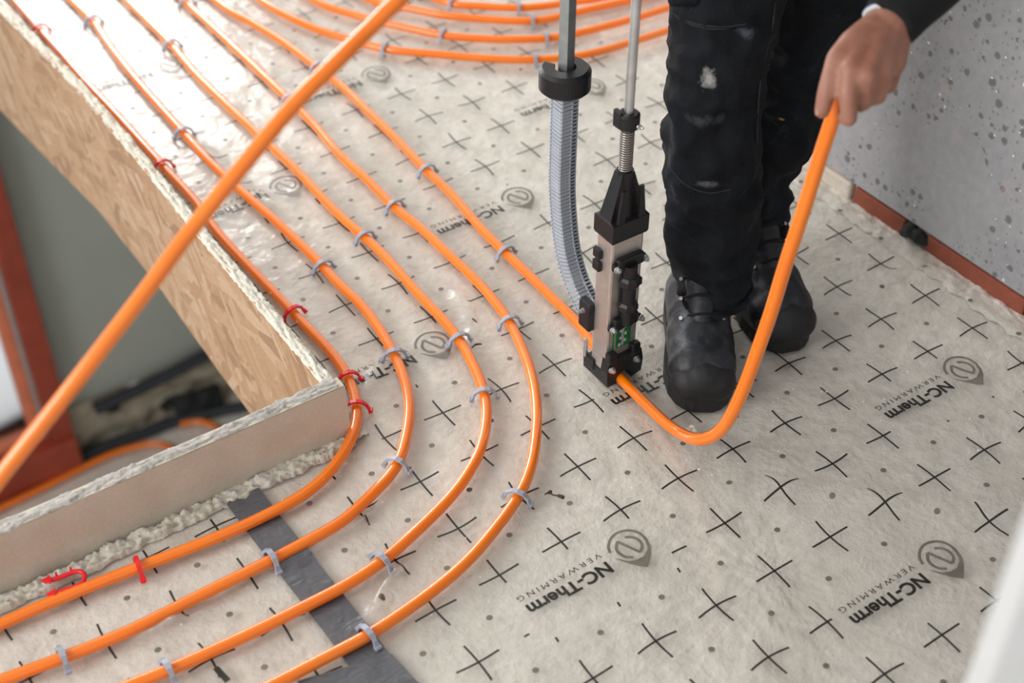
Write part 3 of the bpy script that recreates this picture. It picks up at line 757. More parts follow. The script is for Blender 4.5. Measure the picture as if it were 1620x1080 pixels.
# far bends
pipe('A', floor_path([(413, 0), (450, 23), (505, 48), (555, 63), (610, 78), (694, 86), (778, 93), (845, 94.5), (904, 90), (946, 82), (1004, 65), (1063, 46)], 'far', 'right'), 'nearest orange pipe of the far group bending off to the right')
pipe('B', floor_path([(496.6, 0), (538.5, 17), (589, 31.5), (652, 46), (702, 56), (778, 62), (862, 61), (904, 54.6), (996, 31.5), (1055, 12.6)], 'far', 'right'), 'second orange pipe of the far group bending off to the right')
pipe('C', floor_path([(585, 0), (635, 10.5), (694, 23), (757, 29.4), (820, 33.6), (862, 31.5), (904, 21), (988, 2)], 'far', 'right'), 'third orange pipe of the far group bending off to the right')
pipe('D', floor_path([(694, 0), (757, 9), (820, 12.6), (874, 8), (908, 2)], 'far', 'right'), 'farthest orange pipe of the far group at the top edge')

# ------------------------------------------------------------------ pipe clips
def clip_mesh(name, mat, w, t, fat):
    prof = [(-0.0195, -0.0095), (-0.0165, -0.003), (-0.0125, 0.005), (-0.0072, 0.0098), (0, 0.0112), (0.0072, 0.0098), (0.0125, 0.005), (0.0165, -0.003), (0.0195, -0.0095)]
    mb = MB(); n = len(prof); vs = []
    for i, (x, z) in enumerate(prof):
        a, b = prof[max(i - 1, 0)], prof[min(i + 1, n - 1)]
        d = Vector((b[0] - a[0], b[1] - a[1])).normalized(); nx, nz = -d.y, d.x
        ww = w * (0.75 if i in (2, 6) else 1.0) / 2
        for (sy, o) in ((-ww, 0), (ww, 0), (ww, t), (-ww, t)): vs.append((x + nx * o, sy, z + nz * o))
    fs = [(3, 2, 1, 0), tuple(4 * (n - 1) + i for i in range(4))]
    for i in range(n - 1):
        for a in range(4): fs.append((4 * i + a, 4 * i + (a + 1) % 4, 4 * (i + 1) + (a + 1) % 4, 4 * (i + 1) + a))
    mb.add(vs, fs)
    for s in (-1, 1):                              # barbs on the feet
        mb.prism([(0, -0.0005), (s * 0.0062, 0.0035), (s * 0.0048, 0.0062), (s * -0.0015, 0.0052)], (s * 0.0175, -w / 2 * fat, -0.0085), (1, 0, 0), (0, 0, 1), (0, 1, 0), w * fat)
        mb.prism([(0, 0), (s * 0.004, 0.002), (s * 0.001, 0.004)], (s * 0.0135, -w * .3, 0.0035), (1, 0, 0), (0, 0, 1), (0, 1, 0), w * .6)
    return mb.mesh(name, mat)
GREY = clip_mesh('grey_clip', M['clip'], 0.0076, 0.0030, 1.15); REDM = clip_mesh('red_clip', M['red'], 0.0064, 0.0034, 1.25)
def clip(key, x, y, label, red=False):
    q = on_z(x, y, Z_P); P = PIPES[key]
    i = min(range(1, len(P) - 1), key=lambda k: (P[k] - q).length)
    t = P[i + 1] - P[i - 1]; ang = math.atan2(t.y, t.x) - math.pi / 2
    o = bpy.data.objects.new('pipe_clip', REDM if red else GREY); COL.objects.link(o)
    o.location = P[i]; o.rotation_euler = (random.uniform(-.05, .05), random.uniform(-.06, .06), ang + random.uniform(-.12, .12))
    tag(o, label, 'clip', 'red pipe clips' if red else 'grey pipe clips')
for (x, y, l) in ((63, 47, 'red clip on the innermost pipe at the top left corner'), (258, 262, 'red clip on the innermost pipe, second from the top left'), (467, 498, 'red clip on the innermost pipe halfway down the strand board'),
                  (547, 598, 'upper of two close red clips at the opening corner'), (567, 650, 'lower of two close red clips at the opening corner'), (224, 908, 'red clip on the innermost pipe near the loose red clip')):
    clip(1, x, y, l, True)
G = {2: [(145, 36, 'grey clip on the second pipe nearest the top edge'), (288, 212, 'grey clip on the second pipe left of the airborne pipe'), (510, 420, 'grey clip on the second pipe just below the airborne pipe'),
         (621, 560, 'grey clip on the second pipe over printed lettering'), (632, 742, 'grey clip on the second pipe at the inside of the bend'), (428, 888, 'grey clip on the second pipe at the tape edge'), (98, 1042, 'grey clip in the lower left corner on the second pipe')],
     3: [(271, 72, 'grey clip on the third pipe nearest the top edge'), (575, 380, 'grey clip on the third pipe halfway along the straight run'), (718, 537, 'grey clip on the third pipe beside the logo emblem'),
         (765, 622, 'grey clip on the third pipe at the tip of the bend'), (603, 895, 'grey clip on the third pipe just above the tape'), (265, 1065, 'grey clip on the third pipe at the bottom edge')],
     4: [(295, 5, 'grey clip on the fourth pipe at the top edge'), (455, 160, 'grey clip on the fourth pipe just left of the airborne pipe'), (625, 328, 'grey clip on the fourth pipe halfway along the straight run'),
         (802, 515, 'grey clip on the fourth pipe where the bend begins'), (820, 792, 'grey clip on the fourth pipe beside the brown twig'), (585, 1018, 'grey clip on the fourth pipe over the tape')],
     5: [(502, 108, 'grey clip on the pipe being laid, farthest from the tacker'), (672, 270, 'grey clip on the pipe being laid, middle one'), (798, 403, 'grey clip on the pipe being laid, nearest the tacker')],
     'A': [(611, 78, 'left grey clip on the nearest far bend'), (848, 94, 'grey clip on the nearest far bend beside the square rod')],
     'B': [(702, 56, 'left grey clip on the second far bend'), (865, 60, 'right grey clip on the second far bend')],
     'C': [(837, 32, 'grey clip on the third far bend')],
     'D': [(713, 3, 'left grey clip on the farthest bend'), (818, 12, 'right grey clip on the farthest bend')]}
for key, lst in G.items():
    for x, y, l in lst: clip(key, x, y, l)
# loose red clip lying flat
lc = MB(); up = Vector((0, 0, 0.003))
U = spline([on_z(x, y, 0.014) for x, y in ((70, 920), (95, 913), (118, 904), (131, 905), (134, 914), (126, 925), (100, 934), (78, 941))], 0.004)
lc.tube(U, 0.0032, 8)
for x, y, sx, sy in ((70, 920, -1, .3), (78, 941, -1, .3)):
    a = on_z(x - 4, y + 1, 0.014); b = on_z(x + 10, y - 8, 0.014); c = on_z(x + 12, y + 4, 0.014)
    lc.prism([(0, 0), (1, 0), (0, 1)], a, b - a, c - a, (0, 0, 1), 0.004)
for x, y, tx, ty in ((90, 913, 88, 905), (113, 905, 111, 897), (96, 936, 98, 943), (120, 929, 123, 934)):
    lc.cyl(on_z(x, y, 0.015), on_z(tx, ty, 0.015), 0.0026, 0.0012, 8)
tag(lc.build('pipe_clip', M['red']), 'loose red clip lying flat against the beige upstand foot', 'clip', 'red pipe clips')

# ------------------------------------------------------------------ tacker tool
AX, AY = 0.0605, 0.434
tk = empty('clip_tacker', (AX, AY, 0)); tag(tk, 'upright pipe clip tacker with aluminium body, rods and clip magazine', 'tool')
def tpart(mb, name, mat, parent=None, label=None):
    mb.v = [(v[0] - AX, v[1] - AY, v[2]) for v in mb.v]
    o = mb.build(name, mat, parent or tk)
    if label: o['label'] = label
    return o
BX0, BX1, BY0, BY1 = AX - 0.0285, AX + 0.0275, 0.416, 0.452
body = tpart(MB().box((BX0, BY0, 0.022), (BX1, BY1, 0.279), 0.0035), 'body', M['alu'], label='brushed aluminium housing')
# foot: saddle that straddles the pipe
ft = MB()
ft.prism([(-0.0315, 0.002), (-0.014, 0.002), (-0.0125, 0.014), (-0.007, 0.0205), (0, 0.0222), (0.007, 0.0205), (0.0125, 0.014), (0.014, 0.002), (0.0325, 0.006), (0.0345, 0.03), (0.030, 0.052), (-0.0305, 0.052), (-0.0335, 0.03)],
         (AX + 0.002, 0.407, 0), (1, 0, 0), (0, 0, 1), (0, 1, 0), 0.016)
ft.prism([(-0.0315, 0.002), (-0.014, 0.002), (-0.0125, 0.014), (-0.007, 0.0205), (0, 0.0222), (0.007, 0.0205), (0.0125, 0.014), (0.014, 0.002), (0.0325, 0.002), (0.0325, 0.024), (-0.0325, 0.024)],
         (AX + 0.002, 0.4235, 0), (1, 0, 0), (0, 0, 1), (0, 1, 0), 0.044)
ft.box((BX0 - 0.002, 0.405, 0.046), (BX0 + 0.014, 0.417, 0.066), 0.003).box((BX1 - 0.014, 0.405, 0.046), (BX1 + 0.002, 0.417, 0.066), 0.003)
ft.box((BX0 - 0.004, 0.440, 0.012), (BX0 + 0.003, 0.466, 0.034), 0.003)
foot = tpart(ft, 'foot', M['black'])
def screw(x, y, z, parent, d=(0, -1, 0), r=0.0052):
    d = Vector(d); p = Vector((x, y, z)); mb = MB()
    mb.cyl(p, p + d * 0.0012, r * 1.05, r * 1.05, 16).tube([p + d * .0012, p + d * .005], r * .85, 6, True, False).cyl(p + d * .005, p + d * .0075, r * .5, r * .5, 12)
    tpart(mb, 'screw', M['zinc'], parent)
screw(BX0 + 0.004, 0.406, 0.0365, foot); screw(BX1 - 0.006, 0.406, 0.0365, foot)
# level window
lv = tpart(MB().box((BX0 + 0.010, BY0 - 0.0012, 0.064), (BX1 - 0.012, BY0 + 0.002, 0.108), 0.001), 'level_window', M['green'], label='green level window')
for mt, lst in (('mortar', ((-.0055, .0705, .003), (.0045, .076, .0026), (-.004, .083, .0022), (.005, .089, .003), (-.0035, .0965, .0024), (.004, .102, .0026))), ('clip', ((0, .072, .004), (.0005, .08, .004), (-.0005, .088, .004), (0, .096, .004), (0, .103, .003)))):
    sl = MB()
    for dx, z, hh in lst: sl.box((AX - .002 + dx, BY0 - 0.0018, z - hh), (AX + .002 + dx, BY0 - 0.001, z + hh), .0006)
    o = tpart(sl, 'clip_sight', M[mt], lv); o['kind'] = 'stuff'
tpart(MB().box((BX0 + 0.013, BY0 - 0.0022, 0.066), (BX0 + 0.0155, BY0 - 0.001, 0.107)), 'glint_bar', M['zinc'], lv)
# lock mechanism on the front
lk = MB()
lk.box((BX0 + 0.006, BY0 - 0.010, 0.108), (BX1 - 0.006, BY0, 0.129), 0.003)
lk.box((BX0 - 0.002, BY0 - 0.008, 0.108), (BX1 + 0.002, BY0, 0.119), 0.003)
lk.box((BX0 + 0.006, BY0 - 0.010, 0.218), (BX1 - 0.004, BY0, 0.238), 0.003)
lk.box((BX0 - 0.001, BY0 - 0.008, 0.219), (BX1 + 0.002, BY0, 0.231), 0.003)
lk.box((BX0 + 0.016, BY0 - 0.004, 0.12), (BX1 - 0.016, BY0, 0.225), 0.002)
lock = tpart(lk, 'lock_bracket', M['black'])
cx0 = AX - 0.001
cb = MB(); cb.cyl((cx0, BY0 - .009, .118), (cx0, BY0 - .009, .225), .0105, .0105, 20)
cb.tube([(cx0, BY0 - .009, z) for z in (.142, .146, .154, .158)], [.0115, .0155, .0155, .0115], 8, True, False)
cb.tube([(cx0, BY0 - .009, z) for z in (.186, .19, .200, .204)], [.0115, .0155, .0155, .0115], 8, True, False)
cb.box((cx0 + .002, BY0 - .020, .188), (cx0 + .016, BY0 - .004, .202), .003)
tpart(cb, 'plunger', M['black'])
screw(BX0 + .003, BY0 - .008, .1135, lock); screw(BX1 - .001, BY0 - .008, .1135, lock); screw(BX0 + .004, BY0 - .008, .2245, lock); screw(BX1 - .002, BY0 - .008, .2245, lock)
# side details
sd = MB().box((BX0 - .007, .436, .205), (BX0, .452, .222), .002).box((BX0 - .007, .436, .227), (BX0, .452, .243), .002)
tpart(sd, 'side_catch', M['black'])
sb = MB().box((BX0 - .010, .448, .085), (BX0 + .004, .475, .135), .003); sbo = tpart(sb, 'magazine_bracket', M['black'])
screw(BX0 - .010, .462, .12, sbo, (-1, 0, 0), .004)
hg = MB().box((BX0 - .006, .458, .028), (BX0 - .001, .464, .062), .001); tpart(hg, 'hinge_pin', M['zinc'])
# tapered head
hd = MB(); n4 = []
lev = [(0.266, .0300, .0205), (0.270, .0315, .0220), (0.297, .0315, .0220), (0.300, .0300, .0130), (0.368, .0105, .0090)]
vs = []
for z, a, b in lev: vs += [(AX - .0005 - a, AY - b, z), (AX - .0005 + a, AY - b, z), (AX - .0005 + a, AY + b, z), (AX - .0005 - a, AY + b, z)]
fs = [(3, 2, 1, 0), (16, 17, 18, 19)]
for i in range(4):
    for k in range(4): fs.append((4 * i + k, 4 * i + (k + 1) % 4, 4 * (i + 1) + (k + 1) % 4, 4 * (i + 1) + k))
hd.add(vs, fs)
hd.cyl((AX, AY, .28), (AX, AY, .37), .0165, .0122, 20)
for s in (-1, 1):
    hd.prism([(0, 0.30), (.012 * s, .30), (.006 * s, .352), (0, .352)], (AX + s * .012 - .002, AY - .024, 0), (1, 0, 0), (0, 0, 1), (0, 1, 0), .004)
tpart(hd, 'tapered_head', M['black'])
spg = [(AX + .0085 * math.cos(a), AY + .0085 * math.sin(a), .362 + .088 * a / (2 * math.pi * 24)) for a in [2 * math.pi * i / 14 for i in range(24 * 14)]]
tpart(MB().tube(spg, .0014, 6), 'spring', M['steel'], label='bare steel coil spring')
tpart(MB().cyl((AX, AY, .36), (AX, AY, 1.02), .0064, .0064, 20), 'push_rod', M['zinc'], label='round zinc rod')
def cring(c, ro, ri, h, a0, a1, n=28, ax=1.0, rnd=.003):
    mb = MB(); prof = [(ri, 0), (ro - rnd, 0), (ro, rnd), (ro, h - rnd), (ro - rnd, h), (ri, h)]; k = len(prof); vs = []
    for i in range(n + 1):
        a = a0 + (a1 - a0) * i / n
        for r, z in prof: vs.append((c[0] + r * math.cos(a) * ax, c[1] + r * math.sin(a), c[2] + z))
    fs = [tuple(range(k)), tuple(reversed(range(n * k, n * k + k)))]
    for i in range(n):
        for j in range(k): fs.append((i * k + j, (i + 1) * k + j, (i + 1) * k + (j + 1) % k, i * k + (j + 1) % k))
    return mb.add(vs, fs)
cl = cring((AX, AY, .436), .0155, .0062, .024, math.radians(150), math.radians(480), 30)
cl.box((AX - .016, AY - .002, .438), (AX - .009, AY + .014, .464), .002)
clo = tpart(cl, 'rod_collar', M['black'])
screw(AX + .005, AY - .0155, .444, clo, (0.3, -.95, 0), .004)
# magazine with its rod
MX, MY = 0.054, 0.5665
path = [(MX, MY, .455), (MX, MY + .001, .40), (MX, MY + .0015, .33), (MX, MY + .001, .27), (MX, MY - .006, .215), (MX, MY - .018, .165), (MX, MY - .042, .122), (MX, MY - .075, .094), (MX, MY - .1, .083)]
MP = spline([Vector(p) for p in path], 0.002)
acc = 0.0; last = MP[0]; pos = []
for i, p in enumerate(MP):
    acc += (p - last).length; last = p
    if acc >= 0.0052 or i == 0: pos.append(i); acc = 0.0
stk = MB(); slot_shades = MB()
for i in pos:
    p = MP[i]; t = (MP[min(i + 1, len(MP) - 1)] - MP[max(i - 1, 0)]).normalized()
    ax_ = Vector((1, 0, 0)); nn = t.cross(ax_).normalized()
    if nn.y > 0: nn = -nn                          # outward: towards the tacker front
    w, d = 0.0145, 0.013
    # U-shaped clip section lying across the rail
    out = [(-w, d - .002), (-w + .002, d), (w * .2, d), (w * .26, d + .0008), (w, d + .0008), (w, -d), (w - .004, -d), (w - .004, d - .006), (-w + .004, d - .006), (-w + .004, -d), (-w, -d)]
    stk.prism(out, p - t * .0025, ax_, nn, t, .00505)
    stk.capsule(p + ax_ * (-w - .0005) + nn * (-d + .003), .0019, p + ax_ * (-w - .0012) + nn * (-d + .003), .0019, 6)
    slot_shades.prism([(w * .36, d), (w * .80, d), (w * .80, d + .0011), (w * .36, d + .0011)], p - t * .0011, ax_, nn, t, .0022)  # raised dark dashes: shade of the open slots put into the colour
st = tpart(stk, 'clip_stack', M['stack'], label='stacked pale grey clips'); st['kind'] = 'stuff'
so_ = tpart(slot_shades, 'slot_shade_row', M['darkpipe'], st); so_['kind'] = 'stuff'
rail = MB()
rail.tube([p for p in MP[::3]], .0075, 8)
tpart(rail, 'guide_rail', M['darkpipe'])
sq = MB()
ca_, sa_ = math.cos(0.25), math.sin(0.25); q = .0078
sq.prism([(-q, -q), (-q * .75, -q * 1.0), (q, -q), (q, q), (-q, q)], (MX, MY, .43), (ca_, sa_, 0), (-sa_, ca_, 0), (0, 0, 1), .60)
tpart(sq, 'square_rod', M['zinc'], label='square zinc rod')
uc = cring((MX - .003, MY - .002, .432), .0365, .0155, .036, math.radians(118), math.radians(118 + 304), 40, 1.0, .005)
tpart(uc, 'magazine_collar', M['black'], label='black open ring collar')
hb = MB().box((AX - .03, MY - .16, 1.0), (AX + .02, MY + .03, 1.03), .006); tpart(hb, 'handle_bar', M['black'])

# ------------------------------------------------------------------ person
def W(x, y, d): return at(x, y, d)
A_TOE = on_z(1112, 656); B_TOE = on_z(1252, 560)
Fd = Vector((0.5624, 0.8269, 0)); Rt = Vector((0.828, -0.5606, 0))
legA = [(W(1127, 500, 2.16), .050), (W(1127, 440, 2.155), .057), (W(1126, 378, 2.13), .066), (W(1129, 330, 2.10), .066), (W(1129, 270, 2.07), .066), (W(1125, 200, 2.04), .067), (W(1131, 130, 2.01), .070), (W(1143, 60, 1.98), .074), (W(1152, -10, 1.95), .078)]
legB = [(W(1190, 425, 2.295), .046), (W(1187, 370, 2.27), .048), (W(1199, 322, 2.24), .052), (W(1193, 285, 2.22), .056), (W(1209, 240, 2.20), .060), (W(1238, 190, 2.17), .062), (W(1262, 120, 2.13), .068), (W(1278, 50, 2.10), .074), (W(1292, -10, 2.07), .080)]
kA, kB = legA[-1][0], legB[-1][0]
hipA = kA + Vector((0.01, 0.045, 0.33)); hipB = kB + Vector((-0.03, 0.02, 0.37))
pel = (hipA + hipB) / 2 + Vector((0, 0, 0.06))
chest = pel + Vector((-0.10, -0.15, 0.33)); neck = chest + Vector((-0.07, -0.09, 0.17))
shL = chest + Rt * 0.18 + Vector((-.03, -.04, .10)); shR = chest - Rt * 0.18 + Vector((-.03, -.04, .10))
wrL = W(1405, 40, 1.622); elL = W(1570, -160, 1.70)
handR = Vector((AX, AY + 0.02, 1.03)); elR = (shR + handR) / 2 + Vector((-0.08, 0.10, -0.10))
head = neck + Vector((-0.06, -0.075, 0.13))

bd = MB()
bd.chain([(legA[0][0] - Vector((0, 0, .02)), .03), (legA[4][0], .042), (legA[-1][0], .05), (hipA, .07), (pel, .09), (chest, .11), (neck, .055), (head, .06)])
bd.chain([(legB[0][0] - Vector((0, 0, .02)), .03), (legB[4][0], .04), (legB[-1][0], .05), (hipB, .07), (pel, .09)])
bd.chain([(A_TOE + Fd * .06 + Vector((0, 0, .05)), .025), (legA[0][0], .03)]); bd.chain([(B_TOE + Fd * .06 + Vector((-.015, .01, .05)), .025), (legB[0][0], .03)])
bd.chain([(neck, .05), (shL, .05), (elL, .038), (wrL, .027)]); bd.chain([(neck, .05), (shR, .05), (elR, .038), (handR + Vector((-.03, .05, .07)), .026)])
# head: skull, jaw, nose, ears
hf = Vector((-0.5, -0.74, -0.45)).normalized(); hs = Vector((.828, -.5606, 0)); hu = hs.cross(hf).normalized() * -1
if hu.z < 0: hu = -hu
bd.capsule(head + hu * .03 - hf * .02, .085, head + hu * .05 + hf * .02, .078); bd.capsule(head - hu * .05 + hf * .05, .05, head + hf * .03, .065)
bd.capsule(head + hf * .10 + hu * .01, .009, head + hf * .118 - hu * .022, .013); bd.capsule(head + hf * .092 - hu * .055, .016, head + hf * .085 - hu * .058, .02)
for s in (-1, 1):
    bd.capsule(head + hs * s * .082 + hu * .012, .012, head + hs * s * .085 - hu * .022, .010); bd.capsule(head + hs * s * .03 + hf * .088 + hu * .045, .009, head + hs * s * .045 + hf * .082 + hu * .042, .008)
# left hand (visible): metacarpals, curled fingers, thumb
K = lambda *a: W(*a)
for w0, mc in (((1386, 42, 1.617), (1346, 112, 1.578)), ((1398, 40, 1.615), (1371, 121, 1.574)), ((1410, 44, 1.62), (1395, 116, 1.586)), ((1420, 52, 1.628), (1416, 100, 1.603))):
    bd.capsule(K(*w0), .017, K(*mc), .0135)
bd.capsule(K(1390, 60, 1.635), .018, K(1378, 100, 1.61), .018)
bd.capsule(K(1358, 112, 1.582), .0125, K(1384, 118, 1.582), .0125); bd.capsule(K(1384, 118, 1.582), .0125, K(1408, 106, 1.598), .011)
bd.capsule(K(1370, 142, 1.592), .0095, K(1392, 138, 1.602), .0095); bd.capsule(K(1392, 138, 1.602), .0095, K(1408, 124, 1.616), .0088)
bd.capsule(K(1352, 140, 1.586), .0095, K(1364, 142, 1.590), .0095)
bd.chain([(K(1346, 112, 1.578), .0128), (K(1342, 150, 1.578), .0112), (K(1343, 187, 1.588), .0098)]); bd.chain([(K(1343, 187, 1.588), .0098), (K(1338, 186, 1.618), .0092), (K(1330, 172, 1.642), .0082)])
bd.chain([(K(1371, 121, 1.574), .0128), (K(1368, 160, 1.594), .0104)]); bd.chain([(K(1368, 160, 1.594), .0104), (K(1360, 166, 1.626), .0094), (K(1346, 158, 1.648), .0085)])
bd.chain([(K(1395, 116, 1.586), .012), (K(1389, 152, 1.606), .0102)]); bd.chain([(K(1389, 152, 1.606), .0102), (K(1380, 156, 1.636), .0092), (K(1364, 146, 1.654), .0083)])
bd.chain([(K(1416, 100, 1.603), .011), (K(1407, 136, 1.622), .0092)]); bd.chain([(K(1407, 136, 1.622), .0092), (K(1398, 138, 1.648), .0085), (K(1384, 128, 1.66), .0076)])
bd.chain([(K(1380, 46, 1.612), .018), (K(1350, 68, 1.600), .0165), (K(1326, 93, 1.594), .0138), (K(1313, 128, 1.590), .0112), (K(1307, 150, 1.594), .0108), (K(1301, 176, 1.602), .0092)])
# right hand on the handle
hR = handR + Vector((0, 0, .012))
for k in range(4):
    b0 = hR + Vector((-.022, .035 - k * .02, .020)); bd.chain([(hR + Vector((-.03, .04 - k * .012, .045)), .014), (b0 + Vector((0, 0, .015)), .0105), (b0 + Vector((.02, 0, .020)), .0095), (b0 + Vector((.040, 0, .0)), .009), (b0 + Vector((.034, 0, -.022)), .008)])
bd.chain([(hR + Vector((-.035, .03, .03)), .014), (hR + Vector((-.036, -.01, .0)), .011), (hR + Vector((-.03, -.03, -.02)), .0095)])
person = remeshed(bd, 'person', M['skin'], 0.0032, 5)
tag(person, 'person in black trousers and work boots gripping the orange pipe', 'person')

def fabric(p, nrm):
    q = Vector((p.x * 9, p.y * 9, p.z * 24))
    f1 = noise.noise(q + Vector((p.x * 8, p.y * 6, 0)))
    f2 = noise.noise(Vector((p.x * 26, p.y * 26, p.z * 44)))
    low_ = 1.0 if p.z < 0.42 else 0.6
    f3 = noise.noise(Vector((p.x * 14 + p.z * 18, p.y * 14 + p.z * 10, p.z * 6 + 4)))
    return (0.0085 * (1 - abs(f1) * 2.6) + 0.0035 * f2 + 0.0025 * (1 - abs(f3) * 3)) * low_ - 0.002
tr = MB(); tr.chain(legA + [(hipA, .105), (pel, .12)]); tr.chain(legB + [(hipB, .105), (pel, .12)])
tr.chain([(pel, .12), (pel + Vector((-.01, -.02, .08)), .13)])
def st(x, y, d): return tuple(at(x, y, d))
STAINS = [(st(1121, 127, 1.945), .011, .019, .85, (.42, .41, .40)), (st(1100, 22, 1.92), .010, .018, .5, (.3, .31, .33)), (st(1180, 55, 1.90), .016, .010, .3, (.18, .22, .27)),
          (st(1215, 80, 2.06), .008, .05, .35, (.16, .17, .2)), (st(1115, 183, 1.98), .03, .012, .22, (.2, .22, .24)), (st(1118, 298, 2.0), .022, .006, .5, (.2, .21, .23)),
          (st(1195, 185, 2.12), .004, .005, .9, (.5, .48, .42)), (st(1064, 228, 2.03), .003, .008, .9, (.55, .25, .05)), (st(1237, 188, 2.10), .006, .003, .9, (.5, .28, .06))]
M['trousers'] = m_trousers(STAINS)
trs = remeshed(tr, 'trousers', M['trousers'], 0.0052, 4, person, fabric)
midl = (legA[1][0] + legB[1][0]) / 2; dl = (legB[1][0] - legA[1][0])
for v in trs.data.vertices:                          # straight-cut hems
    hz = (.112 if (v.co - midl).dot(dl) < 0 else .125) + .006 * noise.noise(v.co * 22)
    if v.co.z < hz: v.co.z = hz
trs.data.update()
# knee pocket seams
from mathutils.bvhtree import BVHTree
bvh = BVHTree.FromPolygons([v.co.copy() for v in trs.data.vertices], [tuple(p.vertices) for p in trs.data.polygons])
def on_cloth(x, y):
    h = bvh.ray_cast(CAM_POS, ray(x, y).normalized()); return h[0]
for pl_ in ([(1066, 22), (1090, 34), (1120, 41), (1150, 42), (1180, 38), (1205, 30)], [(1226, 4), (1222, 45), (1212, 85), (1203, 130), (1199, 180), (1197, 230), (1199, 285)], [(1062, 268), (1085, 292), (1120, 305), (1155, 300), (1188, 285)],
            [(1068, 26), (1092, 38), (1120, 45), (1150, 46), (1180, 42)]):
    q = [on_cloth(*p) for p in pl_]; q = [p for p in q if p is not None]
    if len(q) > 2:
        qs = []
        for i in range(len(q) - 1):
            if (q[i + 1] - q[i]).length < .09: qs.append(q[i])
        if len(qs) > 2: MB().tube(spline(qs, .006), .0013, 6).build('seam', M['seam'], person)
jk = MB(); jk.chain([(pel + Vector((0, 0, .0)), .145), (pel * .5 + chest * .5, .15), (chest, .16), (neck - Vector((0, 0, .03)), .085)])
axL = (elL - wrL).normalized()
jk.chain([(chest, .11), (shL, .085), (elL, .062), (W(1470, -40, 1.635), .047), (wrL + axL * .012, .0385)])
jk.chain([(chest, .11), (shR, .085), (elR, .06), (handR + Vector((-.035, .07, .085)), .036)])
jko = remeshed(jk, 'jacket', M['jacket'], 0.0062, 4, person, lambda p, n: 0.004 * noise.noise(Vector((p.x * 12, p.y * 12, p.z * 22))))
for v in jko.data.vertices:                          # straight cuff
    q = v.co - wrL; k = q.dot(axL)
    if q.length < .09 and k < -.002: v.co += axL * (-.002 - k)
jko.data.update()
# wristband, pocket flap, thumb nail, hair
wb = MB(); u1 = axL.cross(Vector((0, 0, 1))).normalized(); u2 = axL.cross(u1).normalized()
u1 = -CAM_R * .7 - CAM_D * .7; u1 = (u1 - axL * u1.dot(axL)).normalized(); u2 = axL.cross(u1).normalized(); wc = wrL - axL * .0035
ring = [wc + (u1 * math.cos(a) + u2 * math.sin(a)) * (.0285 if abs(a) < .6 else .026) + axL * (.012 * a * a) for a in [-1.2 + 2.4 * i / 20 for i in range(21)]]
wb.tube(ring, .0038, 8, False); wbo = wb.build('wristband', M['white'], person); wbo['label'] = 'white wristband with a blue line'
wb = MB().tube([p + (p - wc).normalized() * .0032 for p in ring], .0013, 6, False); wb.build('blue_line', M['blue'], wbo)
pk = MB(); c = W(1074, 0, 1.90); pk.capsule(c + CAM_R * -.006, .010, c + CAM_R * .02 + Vector((0, 0, .004)), .012).capsule(c + Vector((0, 0, .03)), .012, c + CAM_R * .02 + Vector((0, 0, .03)), .014)
remeshed(pk, 'pocket_flap', M['trousers'], 0.004, 3, person)
nl = MB(); nc = W(1299, 171, 1.5955); nx_ = CAM_R * .8 + CAM_D * -.15; ny_ = (W(1301, 176, 1.602) - W(1307, 150, 1.594)).normalized()
nzv = -CAM_F
for i in range(7):
    for k in range(7):
        a, b = i / 3 - 1, k / 3 - 1; s = math.sqrt(max(0, 1 - .35 * b * b)); nl.v.append(tuple(nc + nx_ * (a * .0062 * s) + ny_ * (b * .0072) + nzv * (.0012 - .0028 * a * a - .001 * b * b)))
for i in range(6):
    for k in range(6): q = i * 7 + k; nl.f.append((q, q + 1, q + 8, q + 7)); nl.sm.append(True)
nl.build('thumb_nail', M['nail'], person)
hr = MB(); hr.capsule(head + hu * .045 - hf * .03, .094, head + hu * .075 + hf * .01, .075)
remeshed(hr, 'hair', M['hair'], 0.007, 3, person, lambda p, n: .006 * noise.noise(p * 40))

